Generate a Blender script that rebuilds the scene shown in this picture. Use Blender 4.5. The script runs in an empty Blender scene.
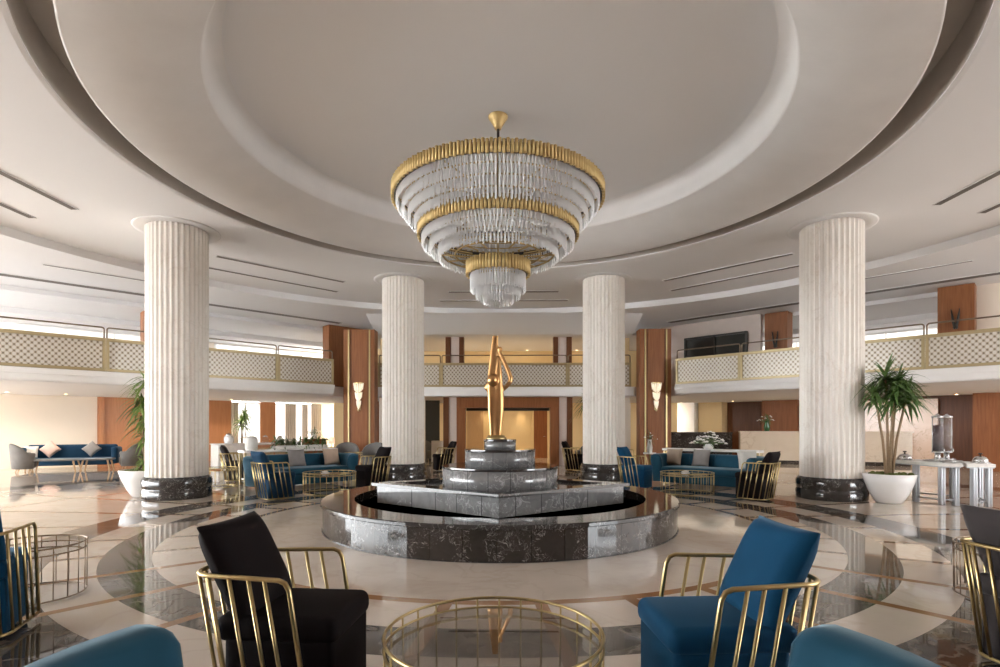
import bpy, bmesh, math, random
from math import sin, cos, pi, radians, sqrt, atan2, tan
from mathutils import Vector, Matrix

random.seed(7)
SC = bpy.context.scene
COL = SC.collection
HR = -0.0134                      # the hall sits turned this much from the view axis
def H(x, y, z=0.0):
    return Vector((x*cos(HR) - y*sin(HR), x*sin(HR) + y*cos(HR), z))
def HQ(side, q, s, z=0.0):
    """point on an octagon side: side = normal angle in degrees, q = distance from centre, s = along (to the right seen from inside)"""
    a = radians(side)
    return H(q*cos(a) + s*sin(a), q*sin(a) - s*cos(a), z)
def HA(side):                      # heading whose local +x runs along the side, local +y points outward
    return radians(side) - pi/2 + HR

# ------------------------------------------------------------------ materials
def new_mat(name):
    m = bpy.data.materials.new(name); m.use_nodes = True
    nt = m.node_tree; b = nt.nodes['Principled BSDF']
    return m, nt, b
def setp(b, **k):
    for n, v in k.items():
        n = n.replace('_', ' ')
        if n in b.inputs: b.inputs[n].default_value = v
def rgb(c): return (c[0], c[1], c[2], 1)
def plain(name, col, rough=.5, metal=0.0, var=.06, scale=6, bump=0.0, bscale=80, **k):
    m, nt, b = new_mat(name)
    N = nt.nodes; L = nt.links
    tc = N.new('ShaderNodeTexCoord'); no = N.new('ShaderNodeTexNoise')
    no.inputs['Scale'].default_value = scale; no.inputs['Detail'].default_value = 4
    L.new(tc.outputs['Object'], no.inputs['Vector'])
    mx = N.new('ShaderNodeMix'); mx.data_type = 'RGBA'
    mx.inputs[6].default_value = rgb([max(0, c*(1-var)) for c in col]); mx.inputs[7].default_value = rgb([min(1, c*(1+var)) for c in col])
    L.new(no.outputs['Fac'], mx.inputs[0]); L.new(mx.outputs[2], b.inputs['Base Color'])
    setp(b, Roughness=rough, Metallic=metal, **k)
    if bump:
        n2 = N.new('ShaderNodeTexNoise'); n2.inputs['Scale'].default_value = bscale
        L.new(tc.outputs['Object'], n2.inputs['Vector'])
        bp = N.new('ShaderNodeBump'); bp.inputs['Strength'].default_value = bump; bp.inputs['Distance'].default_value = .01
        L.new(n2.outputs['Fac'], bp.inputs['Height']); L.new(bp.outputs['Normal'], b.inputs['Normal'])
    return m
class Ex:
    """tiny node-maths helper"""
    def __init__(s, nt): s.nt = nt
    def m(s, op, a, b=None, c=None):
        n = s.nt.nodes.new('ShaderNodeMath'); n.operation = op
        for i, v in enumerate((a, b, c)):
            if v is None: continue
            if isinstance(v, (int, float)): n.inputs[i].default_value = v
            else: s.nt.links.new(v, n.inputs[i])
        return n.outputs[0]
    def band(s, v, lo, hi): return s.m('MULTIPLY', s.m('GREATER_THAN', v, lo), s.m('LESS_THAN', v, hi))
    def mix(s, f, a, b):
        n = s.nt.nodes.new('ShaderNodeMix'); n.data_type = 'RGBA'
        for i, v in ((0, f), (6, a), (7, b)):
            if isinstance(v, (int, float)): n.inputs[i].default_value = v
            elif isinstance(v, tuple): n.inputs[i].default_value = rgb(v)
            else: s.nt.links.new(v, n.inputs[i])
        return n.outputs[2]
def veins(nt, vec, scale, thresh=.06, dist=.6):
    """thin vein mask from folded noise"""
    E_ = Ex(nt); no = nt.nodes.new('ShaderNodeTexNoise'); no.inputs['Scale'].default_value = scale
    no.inputs['Detail'].default_value = 5; no.inputs['Distortion'].default_value = dist
    nt.links.new(vec, no.inputs['Vector'])
    d = E_.m('ABSOLUTE', E_.m('SUBTRACT', no.outputs['Fac'], .5))
    v = E_.m('SUBTRACT', 1.0, E_.m('DIVIDE', d, thresh))
    n = nt.nodes.new('ShaderNodeClamp'); nt.links.new(v, n.inputs[0]); return n.outputs[0], no.outputs['Fac']

def floor_mat():
    m, nt, b = new_mat('polished_marble_floor'); N = nt.nodes; L = nt.links; e = Ex(nt)
    tc = N.new('ShaderNodeTexCoord'); sp = N.new('ShaderNodeSeparateXYZ'); L.new(tc.outputs['Object'], sp.inputs[0])
    x, y = sp.outputs[0], sp.outputs[1]
    r = e.m('SQRT', e.m('ADD', e.m('MULTIPLY', x, x), e.m('MULTIPLY', y, y)))
    ang = e.m('ARCTAN2', y, x)
    no = N.new('ShaderNodeTexNoise'); no.inputs['Scale'].default_value = 2.2; no.inputs['Detail'].default_value = 6
    L.new(tc.outputs['Object'], no.inputs['Vector'])
    cream = e.mix(no.outputs['Fac'], (.58, .50, .42), (.73, .655, .58))
    v, f2 = veins(nt, tc.outputs['Object'], 1.3, .03)
    cream = e.mix(e.m('MULTIPLY', v, .22), cream, (.42, .32, .23))
    # slab-to-slab tone shift, by sector and ring
    step = radians(11.25)
    wr = e.m('DIVIDE', ang, step)
    sec = e.m('FLOOR', e.m('ADD', wr, .5))
    cells = N.new('ShaderNodeCombineXYZ'); L.new(sec, cells.inputs[0]); L.new(e.m('FLOOR', e.m('MULTIPLY', r, .9)), cells.inputs[1])
    wn = N.new('ShaderNodeTexWhiteNoise'); L.new(cells.outputs[0], wn.inputs[0])
    cream = e.mix(e.m('MULTIPLY', wn.outputs['Value'], .22), cream, (.43, .34, .26))
    vd, fd = veins(nt, tc.outputs['Object'], 3.0, .035)
    dark = e.mix(fd, (.055, .045, .038), (.12, .105, .09))
    dark = e.mix(e.m('MULTIPLY', vd, .32), dark, (.42, .38, .33))
    tan_ = e.mix(no.outputs['Fac'], (.25, .125, .055), (.36, .20, .10))
    ring = e.m('ADD', e.band(r, 4.52, 5.0), e.m('ADD', e.band(r, 5.46, 6.05), e.band(r, 11.9, 12.7)))
    col = e.mix(ring, cream, dark)
    # radial tan strips, at half steps
    fr = e.m('ABSOLUTE', e.m('SUBTRACT', e.m('SUBTRACT', e.m('ADD', wr, .5), .5), e.m('FLOOR', wr)))
    off = e.m('ABSOLUTE', e.m('SUBTRACT', fr, .5))
    d = e.m('MULTIPLY', e.m('MULTIPLY', off, step), r)
    rad = e.m('MULTIPLY', e.m('LESS_THAN', d, .052), e.band(r, 3.86, 12.7))
    tr = e.m('MAXIMUM', rad, e.m('MAXIMUM', e.band(r, 3.86, 3.97), e.band(r, 8.9, 9.0)))
    col = e.mix(tr, col, tan_)
    L.new(col, b.inputs['Base Color'])
    setp(b, Roughness=.045, IOR=1.62)
    return m
def marble(name, lo, hi, vein, scale=4, joint=None, rough=.1, amount=.7, thr=.03, ior=1.6):
    m, nt, b = new_mat(name); e = Ex(nt); N = nt.nodes; L = nt.links
    tc = N.new('ShaderNodeTexCoord')
    v, f = veins(nt, tc.outputs['Object'], scale, thr, 1.2)
    v2, _ = veins(nt, tc.outputs['Object'], scale*2.7, thr*.7, .8)
    no = N.new('ShaderNodeTexNoise'); no.inputs['Scale'].default_value = scale*.5; L.new(tc.outputs['Object'], no.inputs['Vector'])
    brk = e.m('GREATER_THAN', no.outputs['Fac'], .47)
    c = e.mix(f, lo, hi)
    c = e.mix(e.m('MULTIPLY', e.m('MAXIMUM', v, e.m('MULTIPLY', v2, .6)), e.m('MULTIPLY', brk, amount)), c, vein)
    if joint:                                      # vertical slab joints by angle
        sp = N.new('ShaderNodeSeparateXYZ'); L.new(tc.outputs['Object'], sp.inputs[0])
        a = e.m('DIVIDE', e.m('ARCTAN2', sp.outputs[1], sp.outputs[0]), 2*pi/joint)
        fr = e.m('SUBTRACT', a, e.m('FLOOR', a))
        j = e.m('ADD', e.m('LESS_THAN', fr, .012), e.m('GREATER_THAN', fr, .988))
        wn = N.new('ShaderNodeTexWhiteNoise'); wn.noise_dimensions = '1D'; L.new(e.m('FLOOR', a), wn.inputs['W'])
        c = e.mix(e.m('MULTIPLY', wn.outputs['Value'], .22), c, tuple(min(1, h*2.0) for h in hi))
        c = e.mix(j, c, tuple(h*.4 for h in lo))
    L.new(c, b.inputs['Base Color']); setp(b, Roughness=rough, IOR=ior)
    return m
def wood(name, lo, hi, scale=1.0, rough=.3):
    m, nt, b = new_mat(name); e = Ex(nt); N = nt.nodes; L = nt.links
    tc = N.new('ShaderNodeTexCoord'); mp = N.new('ShaderNodeMapping'); mp.inputs['Scale'].default_value = (9*scale, 9*scale, .5*scale)
    L.new(tc.outputs['Object'], mp.inputs[0])
    no = N.new('ShaderNodeTexNoise'); no.inputs['Scale'].default_value = 2.2; no.inputs['Detail'].default_value = 8; no.inputs['Distortion'].default_value = .7
    L.new(mp.outputs[0], no.inputs['Vector'])
    L.new(e.mix(no.outputs['Fac'], lo, hi), b.inputs['Base Color']); setp(b, Roughness=rough, Specular_IOR_Level=.22)
    return m
def lattice_mat():
    """cast metal lattice: staggered lozenge openings on a pale gilt sheet (local x along the panel, z up)"""
    m, nt, b = new_mat('lattice_panel'); e = Ex(nt); N = nt.nodes; L = nt.links
    tc = N.new('ShaderNodeTexCoord'); sp = N.new('ShaderNodeSeparateXYZ'); L.new(tc.outputs['Object'], sp.inputs[0])
    u = e.m('MULTIPLY', sp.outputs[0], 2*pi/.13); w = e.m('MULTIPLY', sp.outputs[2], 2*pi/.15)
    s = e.m('MULTIPLY', e.m('COSINE', u), e.m('COSINE', w))
    hole = e.m('GREATER_THAN', s, .60); web = e.m('LESS_THAN', s, -.05)
    c = e.mix(web, (.50, .43, .33), (.66, .62, .56))
    c = e.mix(hole, c, (.20, .16, .115))
    L.new(c, b.inputs['Base Color']); setp(b, Roughness=.32, Metallic=.15)
    bp = N.new('ShaderNodeBump'); bp.inputs['Strength'].default_value = .4; bp.inputs['Distance'].default_value = .01; bp.invert = True
    L.new(hole, bp.inputs['Height']); L.new(bp.outputs['Normal'], b.inputs['Normal'])
    return m
def emit(name, col, strength, base=None):
    m, nt, b = new_mat(name); setp(b, Base_Color=rgb(base or col), Emission_Color=rgb(col), Emission_Strength=strength, Roughness=.4)
    return m
def glass(name, col, rough=.02, trans=1.0, ior=1.45, alpha=1.0, spec=.5):
    m, nt, b = new_mat(name)
    setp(b, Base_Color=rgb(col), Roughness=rough, Transmission_Weight=trans, IOR=ior, Alpha=alpha)
    return m

M = {}
M['floor'] = floor_mat()
M['ceil'] = plain('ceiling_plaster', (.765, .75, .745), .85, var=.03, scale=.6, bump=.05, bscale=30)
M['ceil_ring'] = plain('trowelled_plaster', (.72, .69, .665), .7, var=.09, scale=1.6, bump=.2, bscale=7)
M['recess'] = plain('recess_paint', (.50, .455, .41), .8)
M['white'] = plain('white_plaster', (.82, .80, .78), .6, var=.02)
M['cream_wall'] = plain('cream_wall', (.80, .71, .60), .7, var=.03, scale=1.5)
M['warm_wall'] = plain('warm_wall', (.72, .55, .30), .6, var=.05, scale=1.5)
M['pink_stone'] = plain('rose_limestone', (.62, .52, .46), .35, var=.08, scale=3)
M['column'] = marble('fluted_limestone', (.70, .64, .57), (.84, .80, .74), (.58, .50, .42), 1.6, rough=.35, amount=.35, thr=.02, ior=1.45)
M['black'] = marble('black_marble', (.020, .018, .017), (.060, .055, .052), (.72, .70, .68), 5.0, rough=.06, amount=.45, thr=.009)
M['blackj'] = marble('black_marble_slabs', (.012, .010, .009), (.040, .034, .031), (.60, .57, .54), 7.0, joint=44, rough=.06, amount=.6, thr=.010)
M['greymarble'] = marble('grey_marble', (.07, .07, .07), (.24, .24, .24), (.60, .60, .60), 5.0, joint=18, rough=.10, amount=.55, thr=.022)
M['beige_marble'] = marble('beige_marble', (.60, .51, .41), (.74, .66, .56), (.45, .35, .25), 1.4, rough=.15, amount=.5, thr=.02)
M['rose_marble'] = marble('rose_marble', (.62, .44, .32), (.78, .60, .46), (.40, .24, .15), 2.0, rough=.2, amount=.6, thr=.03)
M['wood'] = wood('walnut_veneer', (.16, .054, .020), (.35, .145, .060), 1.0, .38)
M['wood_dark'] = wood('dark_walnut_veneer', (.085, .032, .014), (.18, .075, .034))
M['wood_orange'] = wood('honey_veneer', (.42, .17, .07), (.60, .28, .13))
M['wood_leg'] = wood('beech', (.38, .24, .13), (.55, .38, .22), 3)
M['gold'] = plain('brushed_gold', (.50, .39, .19), .32, 1.0, var=.1, scale=20)
M['gold_band'] = plain('antique_gold', (.58, .42, .18), .5, .4, var=.12, scale=14)
M['gold_pale'] = plain('gilt_paint', (.42, .33, .18), .4, .5, var=.06)
M['bronze'] = plain('bronze_rail', (.20, .145, .10), .35, .8)
M['statue'] = plain('statue_bronze', (.55, .31, .13), .36, .9, var=.25, scale=5)
M['lattice'] = lattice_mat()
M['steel'] = plain('brushed_steel', (.62, .62, .62), .22, 1.0, var=.05)
M['silver'] = plain('silver_lacquer', (.44, .46, .48), .38, .25, var=.05)
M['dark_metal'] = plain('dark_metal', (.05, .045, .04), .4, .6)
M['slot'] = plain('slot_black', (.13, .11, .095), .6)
def velvet(name, c, sheen=.6, tint=(1, 1, 1)):
    return plain(name, c, .75, var=.16, scale=7, bump=.05, bscale=160, Specular_IOR_Level=.12, Sheen_Weight=sheen, Sheen_Roughness=.35, Sheen_Tint=rgb(tint))
M['blue'] = velvet('royal_blue_velvet', (.0045, .050, .112), .22, (.4, .7, 1))
M['teal'] = velvet('petrol_blue_velvet', (.018, .073, .118), .38, (.7, .9, 1))
M['navy'] = velvet('navy_velvet', (.010, .038, .078), .2, (.6, .8, 1))
M['plum'] = velvet('black_plum_velvet', (.0065, .004, .0045), .0, (.9, .8, .85))
M['greyvelvet'] = velvet('charcoal_velvet', (.050, .043, .043), .3)
M['greychair'] = velvet('grey_wool', (.17, .16, .15), .3)
M['taupe'] = velvet('taupe_linen', (.42, .33, .26), .2)
M['beige'] = velvet('beige_linen', (.60, .47, .37), .2)
M['greycush'] = velvet('mid_grey_linen', (.30, .28, .27), .2)
M['pinkcush'] = velvet('dusty_pink_linen', (.60, .42, .36), .2)
M['whitecush'] = velvet('off_white_linen', (.72, .70, .66), .2)
M['pot'] = plain('white_glaze', (.80, .79, .78), .16, var=.02)
M['soil'] = plain('moss', (.10, .12, .03), .95, var=.5, scale=40, bump=.6, bscale=60)
M['cane'] = plain('cane_bark', (.28, .19, .11), .8, var=.25, scale=25)
M['leaf'] = plain('dracaena_leaf', (.085, .155, .04), .38, var=.55, scale=3)
M['leaf_l'] = plain('sunlit_dracaena_leaf', (.13, .20, .04), .4, var=.6, scale=3)
M['petal'] = plain('white_petal', (.85, .84, .80), .6, var=.04)
M['orange_petal'] = plain('orange_petal', (.80, .25, .10), .6, var=.1)
M['green_glaze'] = plain('green_glaze', (.02, .10, .035), .12, var=.2)
M['water'] = plain('dark_water', (.012, .010, .009), .03, var=.3, scale=2, IOR=1.33)
M['smoke_glass'] = glass('smoked_glass', (.50, .48, .45), .0, 1.0, 1.5)
M['crystal'] = plain('frosted_crystal', (.95, .945, .94), .18, var=.02, Transmission_Weight=.22, IOR=1.5)
M['clear'] = glass('clear_glass', (.92, .93, .94), .04, 0.0, 1.3, .08)
M['juice'] = plain('dark_juice', (.035, .010, .014), .5, var=.1, Specular_IOR_Level=.05)
M['darkpane'] = plain('dark_glass', (.035, .038, .036), .04, var=.1, IOR=1.6)
M['daylight'] = emit('daylit_blind', (1.0, .97, .92), .5, (.9, .9, .88))
M['daylight_soft'] = emit('daylit_sheer', (1.0, .95, .88), .26, (.9, .88, .84))
M['lamp'] = emit('lamp_glow', (1.0, .80, .50), 6.0)
M['lit_crystal'] = emit('lit_crystal', (1.0, .84, .60), .20, (.85, .80, .70)); M['lampshade'] = emit('lit_lampshade', (1.0, .62, .42), .35, (.8, .55, .42))
M['curtain'] = plain('sheer_curtain', (.72, .62, .50), .8, var=.06, scale=10)
M['screen'] = plain('dark_screen', (.008, .008, .009), .1)

# ------------------------------------------------------------------ mesh builder
class MB:
    def __init__(s): s.v = []; s.f = []; s.sm = []
    def add(s, vs, fs, smooth=False, mat=None):
        o = len(s.v)
        s.v += [tuple((mat @ Vector(p)) if mat else p) for p in vs]
        s.f += [tuple(i + o for i in f) for f in fs]; s.sm += [smooth]*len(fs); return s
    def box(s, c, d, rz=0, mat=None):
        x, y, z = (k/2 for k in d)
        vs = [(sx*x, sy*y, sz*z) for sx in (-1, 1) for sy in (-1, 1) for sz in (-1, 1)]
        m = Matrix.Translation(c) @ Matrix.Rotation(rz, 4, 'Z')
        return s.add(vs, [(0, 1, 3, 2), (4, 6, 7, 5), (0, 4, 5, 1), (2, 3, 7, 6), (0, 2, 6, 4), (1, 5, 7, 3)], False, (mat @ m) if mat else m)
    def rbox(s, c, d, r=.03, seg=3, rz=0, mat=None):
        bm = bmesh.new(); bmesh.ops.create_cube(bm, size=1)
        for v in bm.verts: v.co = Vector((v.co.x*d[0], v.co.y*d[1], v.co.z*d[2]))
        bmesh.ops.bevel(bm, geom=bm.edges[:], offset=min(r, min(d)*.49), segments=seg, profile=.5, affect='EDGES')
        bm.verts.index_update()
        m = Matrix.Translation(c) @ Matrix.Rotation(rz, 4, 'Z')
        s.add([v.co[:] for v in bm.verts], [[v.index for v in f.verts] for f in bm.faces], True, (mat @ m) if mat else m); bm.free(); return s
    def lathe(s, prof, n=32, c=(0, 0, 0), smooth=True, close=False, mat=None):
        """prof: (radius, z) list, spun about z"""
        vs = []; fs = []; k = len(prof)
        for i in range(n):
            a = 2*pi*i/n
            for r, z in prof: vs.append((c[0] + r*cos(a), c[1] + r*sin(a), c[2] + z))
        for i in range(n):
            j = (i + 1) % n
            for q in range(k if close else k - 1):
                p = (q + 1) % k
                fs.append((i*k + q, j*k + q, j*k + p, i*k + p))
        if not close:
            if prof[0][0] > 1e-4: fs.append(tuple(i*k for i in reversed(range(n))))
            if prof[-1][0] > 1e-4: fs.append(tuple(i*k + k - 1 for i in range(n)))
        return s.add(vs, fs, smooth, mat)
    def tube(s, pts, r, n=8, closed=False, mat=None):
        pts = [Vector(p) for p in pts]; k = len(pts); vs = []; fs = []; up = None
        for i, p in enumerate(pts):
            if closed: t = pts[(i+1) % k] - pts[i-1]
            else: t = pts[min(i+1, k-1)] - pts[max(i-1, 0)]
            t.normalize()
            if up is None:
                up = Vector((0, 0, 1)) if abs(t.z) < .9 else Vector((1, 0, 0))
            u = (up - t*up.dot(t)); u = u.normalized() if u.length > 1e-6 else t.orthogonal().normalized()
            up = u; w = t.cross(u); rr = r[i] if isinstance(r, (list, tuple)) else r
            for j in range(n):
                a = 2*pi*j/n; vs.append(tuple(p + u*rr*cos(a) + w*rr*sin(a)))
        for i in range(k if closed else k-1):
            i2 = (i+1) % k
            for j in range(n):
                j2 = (j+1) % n; fs.append((i*n+j, i2*n+j, i2*n+j2, i*n+j2))
        if not closed:
            fs.append(tuple(reversed(range(n)))); fs.append(tuple((k-1)*n + j for j in range(n)))
        return s.add(vs, fs, True, mat)
    def ring(s, R, z, r, n=48, m=8, c=(0, 0)):
        return s.tube([(c[0]+R*cos(2*pi*i/n), c[1]+R*sin(2*pi*i/n), z) for i in range(n)], r, m, True)
    def loft(s, rings, smooth=True, closed=True, cap=True, mat=None):
        n = len(rings[0]); vs = [tuple(p) for rg in rings for p in rg]; fs = []
        for i in range(len(rings)-1):
            for j in range(n if closed else n-1):
                j2 = (j+1) % n; fs.append((i*n+j, i*n+j2, (i+1)*n+j2, (i+1)*n+j))
        if cap and closed:
            fs.append(tuple(reversed(range(n)))); fs.append(tuple((len(rings)-1)*n + j for j in range(n)))
        return s.add(vs, fs, smooth, mat)
    def prism(s, poly, z0, z1, mat=None):
        n = len(poly); vs = [(p[0], p[1], z0) for p in poly] + [(p[0], p[1], z1) for p in poly]
        fs = [tuple(reversed(range(n))), tuple(range(n, 2*n))] + [(i, (i+1) % n, n+(i+1) % n, n+i) for i in range(n)]
        return s.add(vs, fs, False, mat)
    def ball(s, c, r, n=14, k=8, sc=(1, 1, 1), mat=None):
        prof = [(sin(pi*i/k)*1.0, -cos(pi*i/k)) for i in range(k+1)]
        m = Matrix.Translation(c) @ Matrix.Diagonal((r*sc[0], r*sc[1], r*sc[2], 1))
        prof[0] = (0.0, -1); prof[-1] = (0.0, 1)
        return s.lathe(prof, n, mat=(mat @ m) if mat else m)
    def pillow(s, w, h, t, n=12, mat=None, pinch=.10):
        """scatter cushion: w along local y, h along local z, t thickness along x"""
        vs = []; fs = []
        def P(i, j, sg):
            u = -1 + 2*i/n; v = -1 + 2*j/n
            k = max(0.0, (1 - u**4)*(1 - v**4))**.5
            e_u = 1 - pinch*(1 - abs(v)**2)*abs(u)**3 * .6; e_v = 1 - pinch*(1 - abs(u)**2)*abs(v)**3 * .6
            return (sg*t/2*(k*.94 + .06), u*w/2*e_u, v*h/2*e_v)
        for sg in (1, -1):
            for i in range(n+1):
                for j in range(n+1): vs.append(P(i, j, sg))
        m = n+1; o = m*m
        for i in range(n):
            for j in range(n):
                fs.append((i*m+j, (i+1)*m+j, (i+1)*m+j+1, i*m+j+1))
                fs.append((o+i*m+j, o+i*m+j+1, o+(i+1)*m+j+1, o+(i+1)*m+j))
        for i in range(n):
            for a, b in (((i, 0), (i+1, 0)), ((i+1, n), (i, n)), ((0, i+1), (0, i)), ((n, i), (n, i+1))):
                p, q = a[0]*m+a[1], b[0]*m+b[1]; fs.append((q, p, o+p, o+q))
        return s.add(vs, fs, True, mat)
    def build(s, name, mat, parent=None, loc=(0, 0, 0), rz=0):
        me = bpy.data.meshes.new(name); me.from_pydata(s.v, [], s.f)
        me.polygons.foreach_set('use_smooth', s.sm)
        bm = bmesh.new(); bm.from_mesh(me); bmesh.ops.recalc_face_normals(bm, faces=bm.faces[:]); bm.to_mesh(me); bm.free()
        me.materials.append(mat if not isinstance(mat, str) else M[mat]); me.update()
        o = bpy.data.objects.new(name, me); COL.objects.link(o); o.location = loc; o.rotation_euler = (0, 0, rz)
        if parent: o.parent = parent
        return o
def tag(o, label=None, cat=None, group=None, kind=None):
    if label: o['label'] = label
    if cat: o['category'] = cat
    if group: o['group'] = group
    if kind: o['kind'] = kind
    return o
def thing(name, label, cat, loc=(0, 0, 0), rz=0, group=None, kind=None):
    o = bpy.data.objects.new(name, None); COL.objects.link(o); o.location = loc; o.rotation_euler = (0, 0, rz)
    o.empty_display_size = .1
    return tag(o, label, cat, group, kind)
def struct(name, mb, mat, loc=(0, 0, 0), rz=0, label=None, cat=None):
    o = mb.build(name, mat, None, loc, rz); o['kind'] = 'structure'
    o['label'] = label or name.replace('_', ' '); o['category'] = cat or name.split('_')[0]
    return o
def kids(o): return [c for c in bpy.data.objects if c.parent == o]
def dup(root, loc, rz, label, group=None):
    r = root.copy(); COL.objects.link(r); r.location = loc; r.rotation_euler = (0, 0, rz); r['label'] = label
    if group: r['group'] = group
    for ch in kids(root):
        c = ch.copy(); COL.objects.link(c); c.parent = r
        for g in kids(ch):
            d = g.copy(); COL.objects.link(d); d.parent = c
    return r
def recolor(root, names, mat):
    for c in kids(root):
        if c.name.split('.')[0] in names:
            c.data = c.data.copy(); c.data.materials.clear(); c.data.materials.append(M[mat])

# ------------------------------------------------------------------ room shell
CZ = 5.52                                           # atrium ceiling
fl = MB().box((0, 4, -.1), (56, 36, .2)); struct('floor', fl, 'floor', rz=HR, label='polished cream marble lobby floor with dark rings and tan strips')
# ceiling: stepped rings
def ringstrip(profile, n=160):
    mb = MB(); k = len(profile); vs = []; fs = []
    for i in range(n):
        a = 2*pi*i/n
        for r, z in profile: vs.append((r*cos(a), r*sin(a), z))
    for i in range(n):
        j = (i+1) % n
        for q in range(k-1): fs.append((i*k+q, j*k+q, j*k+q+1, i*k+q+1))
    return mb.add(vs, fs, True)
def sharp_build(name, prof, mat, label):
    """each profile segment its own smooth band so the edges between stay crisp"""
    mb = MB()
    for a, b in zip(prof[:-1], prof[1:]):
        t = ringstrip([a, b]); mb.add(t.v, t.f, True)
    return struct(name, mb, mat, label=label)
sharp_build('ceiling_atrium', [(5.70, CZ+.02), (5.70, CZ), (5.76, CZ-.012), (10.38, CZ-.012), (10.40, 5.33), (27.5, 5.33), (27.5, 5.9), (5.8, 6.5), (5.74, 6.07), (5.74, CZ+.02), (5.70, CZ+.02)], 'ceil', 'flat pale plaster ceiling around the round recess')
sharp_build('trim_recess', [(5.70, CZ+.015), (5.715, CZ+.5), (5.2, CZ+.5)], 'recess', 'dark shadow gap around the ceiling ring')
cone = [(5.2, CZ+.55), (5.25, CZ+.02), (5.29, CZ), (5.33, CZ+.004), (5.335, CZ+.02)]
mb = ringstrip([(5.2, CZ+.55), (5.335, CZ+.03), (5.33, CZ), (5.30, CZ+.004)])
t = ringstrip([(5.30, CZ+.004), (5.15, CZ+.012), (4.95, CZ+.03), (4.75, CZ+.06), (4.5, CZ+.125), (4.3, CZ+.195), (4.15, CZ+.262), (4.05, CZ+.31)]); mb.add(t.v, t.f, True)
t = ringstrip([(4.05, CZ+.31), (4.035, CZ+.325), (4.025, CZ+.36), (4.02, CZ+.48), (4.01, CZ+.58), (3.98, CZ+.645), (3.93, CZ+.685), (3.84, CZ+.708), (3.80, CZ+.714)]); mb.add(t.v, t.f, True)
struct('ceiling_ring', mb, 'ceil_ring', label='sloping trowelled plaster ring of the ceiling dome')
struct('ceiling_dome', MB().lathe([(3.86, .711), (3.86, .9)], 96, (0, 0, CZ), False), 'ceil', label='flat round centre of the ceiling dome')

T8 = tan(radians(22.5))
def sector(mb, side, q0, q1, z0, z1, k0=None, k1=None):
    """trapezoid block of one octagon side"""
    a = q0*T8 if k0 is None else k0; b = q1*T8 if k1 is None else k1
    p = [HQ(side, q0, -a), HQ(side, q0, a), HQ(side, q1, b), HQ(side, q1, -b)]
    return mb.prism([(v.x, v.y) for v in p], z0, z1)
BQ = 11.42
def wing(mb, side, q0, q1, z0, z1, far=10.5, near=3.1):
    """block along a diagonal wing: mitred against the north side, running on past the frame at its other end"""
    sg = 1 if side == 135 else -1
    p = [HQ(side, q0, -sg*far), HQ(side, q0, sg*near), HQ(side, q1, sg*near), HQ(side, q1, -sg*far)]
    return mb.prism([(v.x, v.y) for v in p], z0, z1)
for nm, side in (('northwest', 135), ('north', 90), ('northeast', 45)):
    fn = sector if side == 90 else wing
    mb = MB()
    if side == 90: sector(mb, side, BQ+.02, 17.0, 2.56, 2.90)
    else:
        sg = 1 if side == 135 else -1; q0 = BQ+.02
        mb.prism([(v.x, v.y) for v in (HQ(side, q0, -sg*10.5), HQ(side, q0, sg*3.1), HQ(side, 12.25, sg*3.1), HQ(side, 12.25, sg*12.25*T8), HQ(side, 19, sg*19*T8), HQ(side, 19, -sg*10.5))], 2.56, 2.90)
    struct('ceiling_gallery_'+nm, mb, 'ceil', label='gallery floor slab with plaster soffit, %s side' % nm)
    mb = MB(); fn(mb, side, BQ-.10, BQ+.02, 2.58, 2.88); fn(mb, side, BQ-.14, BQ-.1, 2.74, 2.88)
    struct('trim_fascia_'+nm, mb, 'white', label='white moulded edge of the gallery floor, %s side' % nm)
# dropped ceiling bands over the wings
for nm, side in (('northwest', 135), ('northeast', 45)):
    mb = MB(); wing(mb, side, 14.1, 16.9, 5.20, 5.34, near=6.5); wing(mb, side, 16.9, 19.0, 5.02, 5.34, near=7.6)
    struct('ceiling_band_'+nm, mb, 'ceil', label='stepped plaster ceiling band above the gallery, %s wing' % nm)
# outer walls, diagonal sides
WQ = 19.0
def wall_piece(side, q, s0, s1, z0, z1, th=.2):
    mb = MB(); c = (s0+s1)/2
    mb.box((0, th/2, (z0+z1)/2), (s1-s0, th, z1-z0)); return mb, HQ(side, q, c), HA(side)
def put(name, side, q, s0, s1, z0, z1, mat, th=.2, label=None, cat=None):
    mb, loc, rz = wall_piece(side, q, s0, s1, z0, z1, th); return struct(name, mb, mat, loc, rz, label, cat)
put('wall_northwest', 135, WQ, -8.2, 2.1, 0, 2.6, 'cream_wall', label='sunlit cream wall behind the navy sofa')
put('wall_northwest_pier', 135, WQ-.05, 3.5, 4.15, 0, 2.6, 'wood_orange', .3, label='honey wood wall pier between two bright windows', cat='wall')
put('wall_northwest_end', 135, WQ, 5.95, 8.2, 0, 2.6, 'cream_wall', label='cream wall end beyond the curtained window', cat='wall')
put('wall_northwest_upper', 135, WQ, -8.2, 8.2, 2.9, 5.02, 'cream_wall', label='cream upper gallery wall of the sunlit wing', cat='wall')
put('wall_northeast', 45, WQ, -8.2, 8.2, 0, 2.6, 'wood_dark', label='dark wood wall behind the reception counters')
put('wall_northeast_upper', 45, WQ, -8.2, 8.2, 2.9, 5.02, 'cream_wall', label='cream upper gallery wall of the reception wing', cat='wall')
put('wall_east', 0, 19.2, -8.3, 8.3, 0, 5.33, 'wood', label='dark wood side wall past the reception')
put('wall_back_lower', 90, 17.0, -8.0, 8.0, 0, 2.6, 'warm_wall', label='warm lit wall at the end of the back corridor')
put('wall_back_upper', 90, 16.2, -8.0, 8.0, 2.9, 5.0, 'warm_wall', label='warm lit wall of the upper back gallery')
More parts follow.
